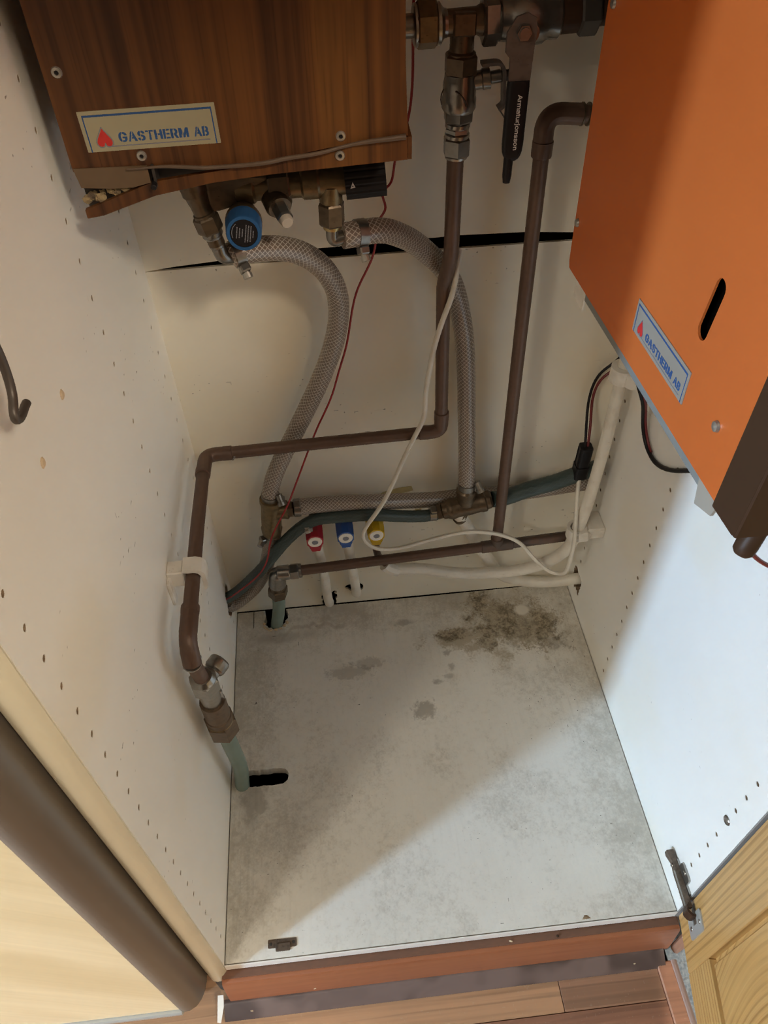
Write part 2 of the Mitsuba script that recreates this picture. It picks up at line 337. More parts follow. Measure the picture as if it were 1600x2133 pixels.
MATS = {
    'm_white_side': prin(mikit.proc(melamine((0.76, 0.735, 0.675))), 0.42, specular=0.4),
    'm_white_right': prin(mikit.proc(melamine((0.77, 0.76, 0.725))), 0.38, specular=0.4),
    'm_white_back': prin(mikit.proc(melamine((0.74, 0.69, 0.58))), 0.5, specular=0.35),
    'm_chipboard': prin(mikit.proc(mottled((0.22, 0.15, 0.09), 0.4, 400.0)), 0.9),
    'm_cream_edge': prin(mikit.proc(mottled((0.62, 0.57, 0.43), 0.05, 12.0)), 0.3, specular=0.5),
    'm_base': prin(mikit.proc(base_board_colour), 0.55, specular=0.35),
    'm_base_edge': prin((0.70, 0.66, 0.60), 0.5),
    'm_void': prin((0.012, 0.010, 0.009), 0.95, specular=0.0),  # near-black, stands in for the darkness inside gaps and holes
    'm_teak': prin(mikit.proc(teak), 0.45, specular=0.4),
    'm_brown_tape': prin(mikit.proc(mottled((0.105, 0.066, 0.036), 0.15, 60.0)), 0.35),
    'm_edge_shade': prin((0.22, 0.21, 0.20), 0.5),  # grey paints the shade on the right board edge
    'm_curl': prin(mikit.proc(mottled((0.095, 0.062, 0.040), 0.2, 90.0)), 0.5),
    'm_foam': prin(mikit.proc(dusty((0.30, 0.22, 0.115), (0.10, 0.07, 0.05), 0.9, 200.0)), 0.9),
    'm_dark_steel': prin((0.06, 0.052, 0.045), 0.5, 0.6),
    'm_orange': prin(mikit.proc(orange_enamel), 0.42, specular=0.45),
    'm_grey_steel': prin(mikit.proc(mottled((0.18, 0.184, 0.178), 0.1, 40.0)), 0.6, 0.1),
    'm_brown_enamel': prin((0.040, 0.020, 0.011), 0.45, specular=0.15),
    'm_beige': prin((0.28, 0.25, 0.21), 0.55),
    'm_plate': prin(mikit.proc(mottled((0.37, 0.335, 0.225), 0.06, 30.0)), 0.38, 0.35),
    'm_plate_grey': prin(mikit.proc(mottled((0.31, 0.285, 0.245), 0.06, 30.0)), 0.4, 0.3),
    'm_blue_print': prin((0.018, 0.060, 0.175), 0.5),
    'm_red_print': prin((0.45, 0.022, 0.02), 0.5),
    'm_grey_print': prin((0.16, 0.16, 0.18), 0.5),
    'm_screw': prin((0.42, 0.40, 0.36), 0.32, 0.8),
    'm_copper': prin(mikit.proc(copper_old), 0.42, 0.3),
    'm_brass': prin(mikit.proc(dusty((0.20, 0.145, 0.078), (0.12, 0.085, 0.05), 0.5, 220.0)), 0.36, 0.8),
    'm_brass_brown': prin(mikit.proc(dusty((0.135, 0.092, 0.058), (0.085, 0.06, 0.042), 0.5, 220.0)), 0.42, 0.55),
    'm_brass_dark': prin(mikit.proc(dusty((0.125, 0.09, 0.058), (0.075, 0.056, 0.038), 0.5, 220.0)), 0.34, 0.7),
    'm_brass_bright': prin((0.40, 0.30, 0.14), 0.3, 0.85),
    'm_chrome': prin(mikit.proc(dusty((0.33, 0.315, 0.29), (0.24, 0.22, 0.195), 0.35, 260.0)), 0.22, 0.9),
    'm_chrome_dull': prin(mikit.proc(dusty((0.23, 0.215, 0.195), (0.16, 0.14, 0.12), 0.35, 260.0)), 0.24, 0.85),
    'm_hose_clear': prin(mikit.proc(hose_clear), 0.24, specular=0.5, clearcoat=0.5, clearcoat_gloss=0.85),
    'm_hose_green': prin(mikit.proc(hose_green), 0.38, specular=0.5),
    'm_hose_pale_green': prin(mikit.proc(mottled((0.15, 0.205, 0.175), 0.12, 50.0)), 0.32, specular=0.5),
    'm_white_plastic': prin(mikit.proc(dusty((0.70, 0.66, 0.59), (0.42, 0.36, 0.29), 0.3, 60.0)), 0.4),
    'm_white_hose': prin(mikit.proc(dusty((0.68, 0.635, 0.55), (0.42, 0.36, 0.29), 0.3, 45.0)), 0.42),
    'm_red_wire': prin((0.26, 0.012, 0.014), 0.4),
    'm_dark_red_wire': prin((0.12, 0.010, 0.012), 0.4),
    'm_black': prin((0.010, 0.009, 0.010), 0.42, specular=0.2),
    'm_black_rubber': prin((0.018, 0.016, 0.015), 0.6),
    'm_red': prin((0.30, 0.012, 0.022), 0.42),
    'm_blue': prin((0.022, 0.075, 0.26), 0.42),
    'm_yellow': prin((0.50, 0.31, 0.012), 0.42),
    'm_cap_blue': prin((0.022, 0.082, 0.20), 0.4, specular=0.25),
    'm_white_face': prin((0.74, 0.70, 0.62), 0.5),
    'm_white_print': prin((0.55, 0.53, 0.52), 0.6),
    'm_tape_yellow': prin(mikit.proc(mottled((0.42, 0.34, 0.15), 0.25, 120.0)), 0.5),
    'm_pale_grip': prin((0.40, 0.345, 0.28), 0.6),
    'm_cherry': prin(mikit.proc(cherry_strip), 0.38, specular=0.5),
    'm_cherry_dark': prin(mikit.proc(cherry_dark), 0.6),
    'm_cherry_trim': prin(mikit.proc(laminate((0.35, 0.17, 0.105), 2.0)), 0.35, specular=0.5),
    'm_dark_plinth': prin(mikit.proc(dark_plinth), 0.45),
    'm_laminate_a': prin(mikit.proc(laminate((0.44, 0.245, 0.135), 1.0)), 0.42, specular=0.45),
    'm_laminate_b': prin(mikit.proc(laminate((0.33, 0.175, 0.105), 5.0)), 0.42, specular=0.45),
    'm_laminate_c': prin(mikit.proc(laminate((0.30, 0.14, 0.085), 9.0)), 0.42, specular=0.45),
    'm_nosing': prin((0.40, 0.30, 0.28), 0.25, 0.5),
    'm_carpet': prin(mikit.proc(carpet_colour), 0.95),
    'm_maple': prin(mikit.proc(maple), 0.4, specular=0.45),
    'm_frame_brown': prin((0.105, 0.085, 0.066), 0.34, specular=0.5),
    'm_rail_grey': prin((0.42, 0.42, 0.40), 0.4, 0.5),
    'm_pine_stile': prin(mikit.proc(pine('z', 'y', 1.0)), 0.32, specular=0.5),
    'm_pine_rail': prin(mikit.proc(pine('y', 'z', 4.0)), 0.32, specular=0.5),
    'm_pine_panel': prin(mikit.proc(pine('z', 'y', 8.0, 1.1)), 0.32, specular=0.5),
    'm_strike': prin(mikit.proc(dusty((0.13, 0.095, 0.07), (0.06, 0.045, 0.035), 0.7, 300.0)), 0.45, 0.5),
    'm_light_blocker': prin((0.055, 0.032, 0.02), 0.5),
    'm_room_wall': prin((0.40, 0.33, 0.24), 0.7),
    'm_room_ceiling': prin((0.62, 0.58, 0.50), 0.8),
    'm_splinter': prin((0.52, 0.40, 0.26), 0.8),
    'm_hook': prin((0.085, 0.07, 0.06), 0.45, 0.5),
    'm_lever_steel': prin(mikit.proc(dusty((0.13, 0.112, 0.10), (0.085, 0.07, 0.06), 0.5, 200.0)), 0.45, 0.4),
}
scene.update(MATS)

# ------------------------------------------------------------------ structure: the cabinet shell
ZT = ROOM['z1']
HOLES_Z = 0.0285 + 0.032 * np.arange(0, 44)
def side_panel(key, ys, mouth, x_in, sgn, mat, skip):
    """a side of the cabinet: a drilled face layer on a solid core. mouth: torn holes cut in the face, (polygon in y, z)."""
    outline = sbox(-D, -0.10, 0.0, ZT)
    cut = [Point(y, z).buffer(0.0026, quad_segs=3) for y in ys for z in HOLES_Z if z < 1.35 and not any(abs(y - a) < 0.004 and abs(z - b) < 0.01 for a, b in skip)]
    face = outline.difference(shapely.union_all(cut + mouth))
    # polygon x -> world y, polygon y -> world z; extruded along world +x
    for nm, a, b, shape, mt in (('', 0.0, 0.0006, face, mat), ('__drilled_layer', 0.0006, 0.0125, face, 'm_chipboard'), ('__core', 0.0125, 0.0165, outline.difference(shapely.union_all(mouth)), 'm_chipboard')):
        add(key + nm, extr(shape, b - a, (x_in + a if sgn > 0 else x_in - b, 0, 0), (0, 1, 0), (0, 0, 1)), mt)

struct('wall_left', 'cream white drilled side board of the cabinet on the left')
mouth_l = [ragged(Polygon([(-0.052, 0.060), (-0.045, 0.104), (-0.030, 0.112), (-0.018, 0.098), (-0.016, 0.055), (-0.024, 0.040), (-0.042, 0.044)]), 0.0022, 3)]
side_panel('wall_left', (-0.491, -0.194, -0.039), mouth_l, 0.0, -1, 'm_white_side', set())
struct('wall_right', 'white drilled side board of the cabinet on the right')
mouth_r = [ragged(Polygon([(-0.052, 0.030), (-0.052, 0.066), (-0.018, 0.070), (-0.016, 0.032)]), 0.0016, 5)]
side_panel('wall_right', (-0.491, -0.191, -0.031), mouth_r, W, 1, 'm_white_right', {(-0.491, 0.2225)})
# plugs in the side boards: two filled holes on the left, a steel screw plug on the right
for y, z in ((-0.3211, 0.7021), (-0.3881, 0.7005)):
    add('filler', lathe([(0.0, 0.0012), (0.0025, 0.0010), (0.0040, 0.0)], (0, y, z), (1, 0, 0), 9), 'm_splinter', parent='wall_left')
k = add('screw_plug', lathe([(0.0, 0.0005), (0.0028, 0.0006), (0.0046, 0.0016), (0.0055, 0.0006), (0.0055, -0.001)], (W, -0.4905, 0.2260), (-1, 0, 0), 16), 'm_chrome_dull', parent='wall_right')
# cream rounded front edge of the left side
cs = np.array([(-0.0005, -0.5153), (0.0, -0.5172), (-0.0035, -0.5215), (-0.0080, -0.5235), (-0.0135, -0.5240), (-0.0190, -0.5225), (-0.0225, -0.5190), (-0.0235, -0.5153)])
struct('trim_1', 'cream rounded edging along the front of the left cabinet side')
add('trim_1', extr(Polygon(cs), ZT + 0.036, (0, 0, -0.036), (1, 0, 0), (0, 1, 0)), 'm_cream_edge', smooth=40)
add('trim_1__end_cap', extr(Polygon(cs).buffer(-0.0015), 0.05, (0, 0, -0.0895), (1, 0, 0), (0, 1, 0)), 'm_dark_steel')
struct('trim_2', 'edging along the front of the right cabinet side, its shade painted grey')
add('trim_2', box(W, W + 0.0165, -D - 0.0015, -D, -0.10, ZT, 0.0004), 'm_edge_shade')

# back: lower sheet straight along its top, upper sheet sprung away from it so that a dark gap gapes
struct('wall_back', 'back of the cabinet made of two cream hardboard sheets with a black gap between')
hole = lambda x, z, r: Point(x, z).buffer(r, quad_segs=4)
lower = Polygon([(-0.0, 0.0), (W, 0.0), (W, 0.6198), (0.34, 0.6190), (0.19, 0.6174), (0.073, 0.6166), (0.0, 0.6152)])
lower = lower.difference(shapely.union_all([ragged(hole(0.1545, 0.020, 0.0125), 0.0008, 11), ragged(hole(0.1985, 0.0395, 0.0125), 0.0008, 12), ragged(hole(0.187, 0.041, 0.006), 0.0006, 13), hole(0.1638, 0.031, 0.0035), Point(0.1535, 0.006).buffer(0.012)]))
add('wall_back__lower_sheet', extr(lower, 0.0035, (0, 0, 0), (1, 0, 0), (0, 0, 1)), 'm_white_back')
# (extruded along x cross z = -y: shift back so that the front face lies in y = 0)
scene['wall_back__lower_sheet']['to_world'] = T().translate([0, 0.0035, 0])
upper = Polygon([(0.0, ZT), (0.0, 0.6158), (0.03, 0.6192), (0.0738, 0.6224), (0.12, 0.6262), (0.1776, 0.6293), (0.2545, 0.6316), (0.3376, 0.6340), (0.4103, 0.6328), (0.4908, 0.6268), (W, 0.6228), (W, ZT)])
add('wall_back__upper_sheet', extr(upper, 0.0035, (0, 0.0035, 0), (1, 0, 0), (0, 0, 1)), 'm_white_back')
add('wall_back__gap_black', box(-0.02, W + 0.02, 0.030, 0.034, -0.12, ZT), 'm_void')  # near-black sheet paints the darkness behind the gap
struct('added_cabinet_top', 'unseen cabinet top added low to shade the upper back')  # added out of view, its height set to darken the upper back
add('added_cabinet_top', box(-0.0165, W + 0.0165, -D, 0.03, 1.165, 1.181), 'm_white_back')
add('added_cabinet_top__light_block_rail', box(0.0, W, -D - 0.018, -D, 1.13, ZT), 'm_white_back')  # unseen rail added to block light coming in from above

# base board with its long slot, the notch at the rear left hose and the white front lipping
struct('base_board', 'dirty off-white bottom board of the cabinet with a slot and a mouldy stain')
slot = ragged(sbox(0.0195, -0.3000, 0.0690, -0.2775).buffer(0.0005).union(Point(0.0690, -0.2888).buffer(0.0115)).union(Point(0.0165, -0.2890).buffer(0.0112)), 0.0006, 21, 0.004)
notch = ragged(Polygon([(0.046, 0.01), (0.045, -0.018), (0.047, -0.031), (0.058, -0.040), (0.074, -0.037), (0.082, -0.024), (0.083, 0.01)]), 0.0012, 22, 0.004)
ov = Polygon([(0.0012, -0.0022), (0.30, -0.0030), (0.50, -0.0012), (W - 0.0012, -0.0008), (W - 0.0012, -D + 0.001), (0.0012, -D + 0.001)])
add('base_board', extr(ov.difference(slot).difference(notch), 0.016, (0, 0, -0.016), (1, 0, 0), (0, 1, 0)), 'm_base')
add('base_board__lipping', box(0.0, W, -D - 0.0016, -D, -0.0165, 0.0, 0.0004), 'm_base_edge')
add('base_board__pit', cat(box(-0.01, W, -0.50, 0.03, -0.125, -0.12), box(0.09, 0.094, -0.35, -0.2, -0.12, -0.017), box(0.0, 0.1, -0.345, -0.341, -0.12, -0.017), box(0.0, 0.12, -0.24, -0.236, -0.12, -0.017)), 'm_void')  # near-black boxes paint the darkness under the slot and notch

# plinth: cherry strip under the lipping, dark profiled skirting at its foot
struct('trim_3', 'reddish cherry plinth strip under the front of the base board')
pr = Polygon([(-0.516, -0.0200), (-0.5262, -0.0200), (-0.5300, -0.0212), (-0.5318, -0.0245), (-0.5355, -0.0700), (-0.5362, -0.0900), (-0.516, -0.0900)])
add('trim_3', extr(pr, 0.5648, (-0.0055, 0, 0), (0, 1, 0), (0, 0, 1)), 'm_cherry', smooth=30)
add('trim_3__dark_ledge', box(-0.0050, W + 0.003, -0.5258, -0.5150, -0.0203, -0.0186, 0.0004), 'm_cherry_dark')
struct('baseboard_front', 'dark brown wood-grain skirting strip at the foot of the plinth')
sk = Polygon([(-0.5335, -0.0865), (-0.5368, -0.0858), (-0.5395, -0.0868), (-0.5530, -0.0965), (-0.5552, -0.0985), (-0.5552, -0.0999), (-0.5335, -0.0999)])
add('baseboard_front', extr(sk, 0.566, (-0.0135, 0, 0), (0, 1, 0), (0, 0, 1)), 'm_dark_plinth', smooth=35)
# a second cherry strip beyond the corner, and the step edge that runs out into the room
struct('trim_4', 'short reddish trim beyond the front right corner, under the pine door')
add('trim_4', place(box(0, 0.30, -0.012, 0, -0.06, 0.0, 0.003), (0.5665, -0.531, -0.045), (0.93, 0.37, 0), (-0.37, 0.93, 0)), 'm_cherry_trim')
struct('trim_5', 'reddish step trim with a shiny nosing running out from the front right corner')
add('trim_5', box(0.5415, 0.5615, -2.2, -0.5480, -0.110, -0.0965, 0.0015), 'm_cherry_trim')
add('trim_5__nosing', lathe([(0.0, 0), (0.0058, 0), (0.0058, 1.65), (0.0, 1.65)], (0.5640, -0.5480, -0.1015), (0, -1, 0), 16), 'm_nosing', smooth=30)

# laminate floor laid in strips with butt joints
struct('floor', 'wood-grain laminate floor strips in front of the cabinet')
labels['floor']['label'] = 'reddish brown laminate floor in front of the cabinet'
lam = {'m_laminate_a': None}
rows = [(-0.5895, -0.500)] + [(-0.5895 - 0.066 * (i + 1), -0.5895 - 0.066 * i) for i in range(24)]
g = np.random.default_rng(4)
for i, (ya, yb) in enumerate(rows):
    cuts = [-3.7] + ([0.4105] if i == 0 else [float(v) for v in np.arange(-3.1 + g.uniform(0, 0.5), 0.5, 0.62)]) + [0.5415]
    if i == 0: cuts = [-3.7, -1.9, -0.86, -0.22, 0.4105, 0.5415]
    for a, b in zip(cuts[:-1], cuts[1:]):
        if b - a < 0.05: continue
        mat = ('m_laminate_b' if a > 0.4 else 'm_laminate_a') if i == 0 else ('m_laminate_c', 'm_laminate_a', 'm_laminate_b')[int(g.integers(3))]
        if i == 1 and b > 0.4: mat = 'm_laminate_c'
        add('plank', box(a + 0.0004, b - 0.0004, ya + 0.0004, yb - 0.0004, -0.112, -0.10 - (0.0003 if g.random() < 0.5 else 0), 0.0004), mat, parent='floor')
add('floor__underlay', box(-3.7, 0.5415, -2.2, 0.03, -0.135, -0.1125), 'm_void')
struct('floor_carpet', 'blue speckled carpet on the lower floor beside the step')
def pile(X, Yv):
    return -0.126 + 0.004 * meshkit.fbm(np.stack([X * 220, Yv * 220, X * 0], -1), 2)
add('floor_carpet', cat(grid_mesh(0.5665, 0.80, -0.80, -0.44, 80, 120, pile), box(0.5665, ROOM['x1'], ROOM['y0'], 0.03, -0.15, -0.127)), 'm_carpet')

# room shell (behind and beside the camera)
R = ROOM
struct('wall_front', 'cream wall of the caravan opposite the cabinet')
win = [sbox(w[0], w[2], w[1], w[3]) for w in WINDOWS]
add('wall_front', extr(sbox(R['x0'], -0.15, R['x1'], R['z1']).difference(shapely.union_all(win)), 0.03, (0, R['y0'], 0), (1, 0, 0), (0, 0, 1)), 'm_room_wall')
struct('wall_end', 'end wall of the caravan'); add('wall_end', box(R['x0'] - 0.03, R['x0'], R['y0'], 0.03, -0.15, R['z1']), 'm_room_wall')
struct('wall_far', 'far end wall of the caravan'); add('wall_far', box(R['x1'], R['x1'] + 0.03, R['y0'], 0.03, -0.15, R['z1']), 'm_room_wall')
struct('wall_cupboards', 'cupboard fronts beside the cabinet')
add('wall_cupboards', cat(box(R['x0'], -0.62, -0.53, -0.51, -0.10, R['z1']), box(-0.62, -0.0240, -0.53, -0.51, 1.25, R['z1']), box(0.90, R['x1'], -0.53, -0.51, -0.15, R['z1']), box(W + 0.02, 0.9, -0.50, -0.48, -0.15, R['z1'])), 'm_room_wall')
struct('ceiling', 'pale ceiling of the caravan')
add('ceiling', extr(sbox(R['x0'], R['y0'], R['x1'], 0.03).difference(sbox(HATCH[0], HATCH[2], HATCH[1], HATCH[3])), 0.03, (0, 0, R['z1']), (1, 0, 0), (0, 1, 0)), 'm_room_ceiling')
key = struct('window_2', 'roof hatch letting in daylight')
hb_ = sbox(HATCH[0], HATCH[2], HATCH[1], HATCH[3])
add(key, extr(hb_.buffer(0.03, join_style=2).difference(hb_), 0.012, (0, 0, R['z1'] - 0.012), (1, 0, 0), (0, 1, 0)), 'm_room_ceiling')
pane = trimesh.Trimesh([(HATCH[0], HATCH[2], R['z1'] + 0.02), (HATCH[1], HATCH[2], R['z1'] + 0.02), (HATCH[1], HATCH[3], R['z1'] + 0.02), (HATCH[0], HATCH[3], R['z1'] + 0.02)], [(0, 2, 1), (0, 3, 2)])
scene[key + '__pane'] = {**mikit.ply(pane, 'm_void'), 'emitter': {'type': 'area', 'radiance': {'type': 'rgb', 'value': list(HATCH[4])}}}
for i, (a, b, c, d, rad) in enumerate(WINDOWS):
    key = struct(f'window_{i+1}', 'window letting in daylight')
    add(key, cat(box(a - 0.03, b + 0.03, R['y0'] - 0.001, R['y0'] + 0.012, c - 0.03, c), box(a - 0.03, b + 0.03, R['y0'] - 0.001, R['y0'] + 0.012, d, d + 0.03), box(a - 0.03, a, R['y0'] - 0.001, R['y0'] + 0.012, c, d), box(b, b + 0.03, R['y0'] - 0.001, R['y0'] + 0.012, c, d)), 'm_room_ceiling')
    pane = trimesh.Trimesh([(a, R['y0'] - 0.02, c), (b, R['y0'] - 0.02, c), (b, R['y0'] - 0.02, d), (a, R['y0'] - 0.02, d)], [(0, 2, 1), (0, 3, 2)])
    scene[key + '__pane'] = {**mikit.ply(pane, 'm_void'), 'emitter': {'type': 'area', 'radiance': {'type': 'rgb', 'value': list(rad)}}}
key = thing('ceiling_lamp', 'round flat ceiling lamp above the passage', 'lamp')
add('base', lathe([(LAMP['radius'] + 0.02, 0), (LAMP['radius'] + 0.02, 0.03), (LAMP['radius'], 0.045)], (LAMP['centre'][0], LAMP['centre'][1], R['z1']), (0, 0, -1), 40), 'm_room_ceiling', parent=key)
disc = trimesh.creation.cylinder(radius=LAMP['radius'], height=0.004, sections=40); disc.apply_translation((LAMP['centre'][0], LAMP['centre'][1], R['z1'] - 0.048))
scene[key + '__diffuser'] = {**mikit.ply(disc, 'm_white_face'), 'emitter': {'type': 'area', 'radiance': {'type': 'rgb', 'value': list(LAMP['radiance'])}}}

key = thing('light_blocker', 'unseen dark brown cupboard added behind the camera to block frontal light', 'light_blocker')  # added out of view to keep light off the upper back
add('carcass', box(-0.55, 0.78, R['y0'], -1.72, -0.10, 1.93, 0.003), 'm_light_blocker', parent=key)
for xa, xb in ((-0.54, 0.11), (0.12, 0.77)):
    dk_ = add('door', box(xa, xb, -1.72, -1.70, -0.02, 1.90, 0.003), 'm_light_blocker', parent=key)
    add('handle', box(0.115 + (0.03 if xa > 0 else -0.045), 0.115 + (0.045 if xa > 0 else -0.03), -1.70, -1.68, 0.85, 1.00, 0.004), 'm_chrome_dull', parent=dk_)

# neighbour on the left: fridge with a maple front set in a brown rounded frame
key = thing('refrigerator', 'fridge front with pale maple panel in a rounded brown frame, left of the cabinet', 'refrigerator')
fr = Polygon([(-0.0252, -0.5140), (-0.0250, -0.5240), (-0.0262, -0.5330), (-0.0300, -0.5420), (-0.0355, -0.5485), (-0.0430, -0.5522), (-0.0490, -0.5528), (-0.0535, -0.5515), (-0.0540, -0.5140)])
zb = -0.0270
m = extr(fr, 1.31, (0, 0, zb), (1, 0, 0), (0, 1, 0))
add('frame', m, 'm_frame_brown', smooth=30, parent=key)
# rounded lower end of the frame
def cap_end(poly, z, drop, k=6):
    c = np.array(poly.exterior.coords[:-1]); ctr = np.array([-0.0400, -0.5240]); Vv = []
    for i in range(k + 1):
        a = i / k * math.pi / 2; s = math.cos(a) * 0.75 + 0.25 * (1 - i / k); Vv.append(np.column_stack([ctr + (c - ctr) * s, np.full(len(c), z - drop * math.sin(a))]))
    n = len(c); F = []
    for i in range(k):
        j = i * n + np.arange(n); l = i * n + (np.arange(n) + 1) % n
        F += [np.stack([j, l, l + n], 1), np.stack([j, l + n, j + n], 1)]
    V = np.vstack(Vv + [np.append(ctr, z - drop)]); j = k * n + np.arange(n); l = k * n + (np.arange(n) + 1) % n
    F.append(np.stack([j, l, np.full(n, len(V) - 1)], 1))
    return outward(trimesh.Trimesh(V, np.vstack(F), process=False))
add('frame_end', cap_end(fr, zb, 0.012), 'm_frame_brown', smooth=40, parent=key)
add('front_panel', box(-0.60, -0.0525, -0.5500, -0.5300, zb + 0.002, 1.24, 0.0008), 'm_maple', parent=key)
add('bottom_rail', cat(box(-0.60, -0.0510, -0.5545, -0.5300, zb - 0.008, zb + 0.0005, 0.0015)), 'm_rail_grey', parent=key)
add('body', box(-0.60, -0.0560, -0.5300, 0.02, -0.09, 1.24), 'm_dark_steel', parent=key)

# ------------------------------------------------------------------ nameplates, screws
def stencil(text, cap, width, depth=0.00025):
    """bold stencil letters, capital height 'cap', set to the given width."""
    ms = []; x = 0.0
    for ch in text:
        if ch == ' ': x += 0.55 * cap; continue
        m = meshkit.text_mesh(ch, cap, depth, bold=True)
        w = m.bounds[1][0] - m.bounds[0][0]; m.apply_translation((x - m.bounds[0][0], 0, 0))
        sl = []
        import manifold3d as m3
        A = m3.Manifold(m3.Mesh(np.asarray(m.vertices, np.float32), np.asarray(m.faces, np.uint32)))
        A = A.translate((-0.05 * cap, 0, 0)) + A + A.translate((0.05 * cap, 0, 0)) if not A.is_empty() else A
        cutx = x + w * (0.40 if ch not in 'TH' else 0.36)
        bar = trimesh.creation.box(extents=(cap * 0.085, cap * 3, depth * 4)); bar.apply_transform(trimesh.transformations.rotation_matrix(math.radians(-6 if ch != 'A' else -18), (0, 0, 1))); bar.apply_translation((cutx, cap * 0.5, 0))
        B = m3.Manifold(m3.Mesh(np.asarray(bar.vertices, np.float32), np.asarray(bar.faces, np.uint32)))
        C = A - B
        if C.num_tri() > 0:
            mm = C.to_mesh(); m = trimesh.Trimesh(mm.vert_properties[:, :3], mm.tri_verts, process=False)
        ms.append(m); x += w + cap * 0.20
    t = cat(*ms); t.apply_scale((width / (t.bounds[1][0] - t.bounds[0][0]), 1, 1)); return t

def drop_poly(h):
    """flame drop with a heart notch at its foot."""
    a = np.linspace(0, 1, 14)
    right = [(0.5 * h * 0.78 * math.sin(math.pi * min(1, t * 0.62 + 0.0)) ** 1.25, h * (1 - t)) for t in a]
    right = [(0.0, h), (0.08 * h, 0.84 * h), (0.19 * h, 0.64 * h), (0.30 * h, 0.44 * h), (0.355 * h, 0.28 * h), (0.34 * h, 0.14 * h), (0.26 * h, 0.03 * h), (0.15 * h, 0.0), (0.07 * h, 0.035 * h), (0.035 * h, 0.10 * h), (0.0, 0.25 * h)]
    return shapely.affinity.scale(Polygon(right + [(-x, y) for x, y in right[::-1][1:-1]]).buffer(0.015 * h), 1.2, 1.0, origin=(0, 0))

def nameplate(parent, o, xd, yd, w, h, mat, inner=None):
    """enamelled nameplate with border, flame drop, lettering and underline; o = lower left corner on the surface."""
    o = np.asarray(o, float); xd = np.asarray(xd, float) / np.linalg.norm(xd); yd = np.asarray(yd, float) / np.linalg.norm(yd); nz = np.cross(xd, yd)
    key = add('nameplate', extr(rrect(0, w, 0, h, 0.0004), 0.0005, o, xd, yd), mat, parent=parent)
    note(key, 'small metal nameplate with a red flame drop and blue lettering')
    top = o + nz * 0.00045
    b = 0.0025
    border = sbox(b, 0, b + 0.0008, h - b).union(sbox(w - b - 0.0008, 0, w - b, h - b)).union(sbox(b, h - b - 0.0013, w - b, h - b))
    add('border', extr(border, 0.0002, top, xd, yd), 'm_blue_print', parent=key)
    d = drop_poly(h * 0.47)
    add('flame_drop', extr(shapely.affinity.translate(d.buffer(-0.0004), 0.145 * w, 0.115 * h), 0.0003, top, xd, yd), 'm_red_print', parent=key)
    add('drop_outline', extr(shapely.affinity.translate(d.buffer(0.0004).difference(d.buffer(-0.0002)), 0.145 * w, 0.115 * h), 0.0002, top, xd, yd), 'm_grey_print', parent=key)
    add('underline', extr(sbox(0.155 * w, 0.115 * h - 0.0003, 0.925 * w, 0.115 * h + 0.0004), 0.0002, top, xd, yd), 'm_grey_print', parent=key)
    cap = 0.225 * h
    for txt, xa, xb in (('GASTHERM', 0.255, 0.775), ('AB', 0.815, 0.925)):
        t = stencil(txt, cap, (xb - xa) * w)
        add('lettering', place(t, top + xd * xa * w + yd * 0.215 * h, xd, yd), 'm_blue_print', parent=key)
    return key

def screw(parent, o, n, r=0.004, mat='m_screw', dome=0.0012, drilled=True):
    n = np.asarray(n, float)
    k = add('screw', lathe([(0, dome * 0.2 if drilled else dome * 1.1), (r * 0.36, dome * 0.2 if drilled else dome * 1.06), (r * 0.40, dome), (r * 0.5, dome * 1.02), (r * 0.85, dome * 0.75), (r, 0.0)], o, n, 18), mat, smooth=40, parent=parent)
    if drilled: add('recess', lathe([(0, dome * 0.28), (r * 0.37, dome * 0.28), (r * 0.37, dome * 0.1)], np.asarray(o, float), n, 8), 'm_black', parent=k)
    return k

# ------------------------------------------------------------------ water heater in teak veneer, upper left
wh = thing('water_heater', 'teak veneered gas water heater at upper left with its lower front strip torn loose', 'water heater')
YW = -0.2
V2 = lambda pts: Polygon(pts)
front = Polygon([(0.0165, 1.32), (0.0175, 0.802), (0.021, 0.8015), (0.0684, 0.8030), (0.11, 0.8012), (0.1542, 0.8020), (0.2025, 0.8093), (0.2539, 0.8140), (0.2520, 0.86), (0.2496, 1.32)])
add('front_panel', extr(front, 0.004, (0, YW + 0.004, 0), (1, 0, 0), (0, 0, 1)), 'm_teak', parent=wh)
k = add('side_panel', box(0.2475, 0.2515, YW + 0.004, -0.035, 0.816, 1.32, 0.0006), 'm_teak', parent=wh)
add('side_panel', box(0.0165, 0.0200, YW + 0.004, -0.035, 0.806, 1.32, 0.0006), 'm_teak', parent=wh)
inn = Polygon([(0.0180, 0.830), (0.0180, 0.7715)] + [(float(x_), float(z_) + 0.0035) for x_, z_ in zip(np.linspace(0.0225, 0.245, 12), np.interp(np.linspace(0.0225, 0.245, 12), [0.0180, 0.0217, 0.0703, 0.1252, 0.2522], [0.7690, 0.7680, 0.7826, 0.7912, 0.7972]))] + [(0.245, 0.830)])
add('gap_dark_plate', extr(inn, 0.0015, (0, YW + 0.0135, 0), (1, 0, 0), (0, 0, 1)), 'm_dark_steel', parent=wh)  # dark plate added behind the torn gap to paint its shade
add('casing', box(0.0215, 0.2465, YW + 0.006, -0.03, 0.822, 1.30), 'm_dark_steel', parent=wh)
add('hanger', box(0.06, 0.21, -0.032, 0.0, 1.05, 1.12), 'm_dark_steel', parent=wh)
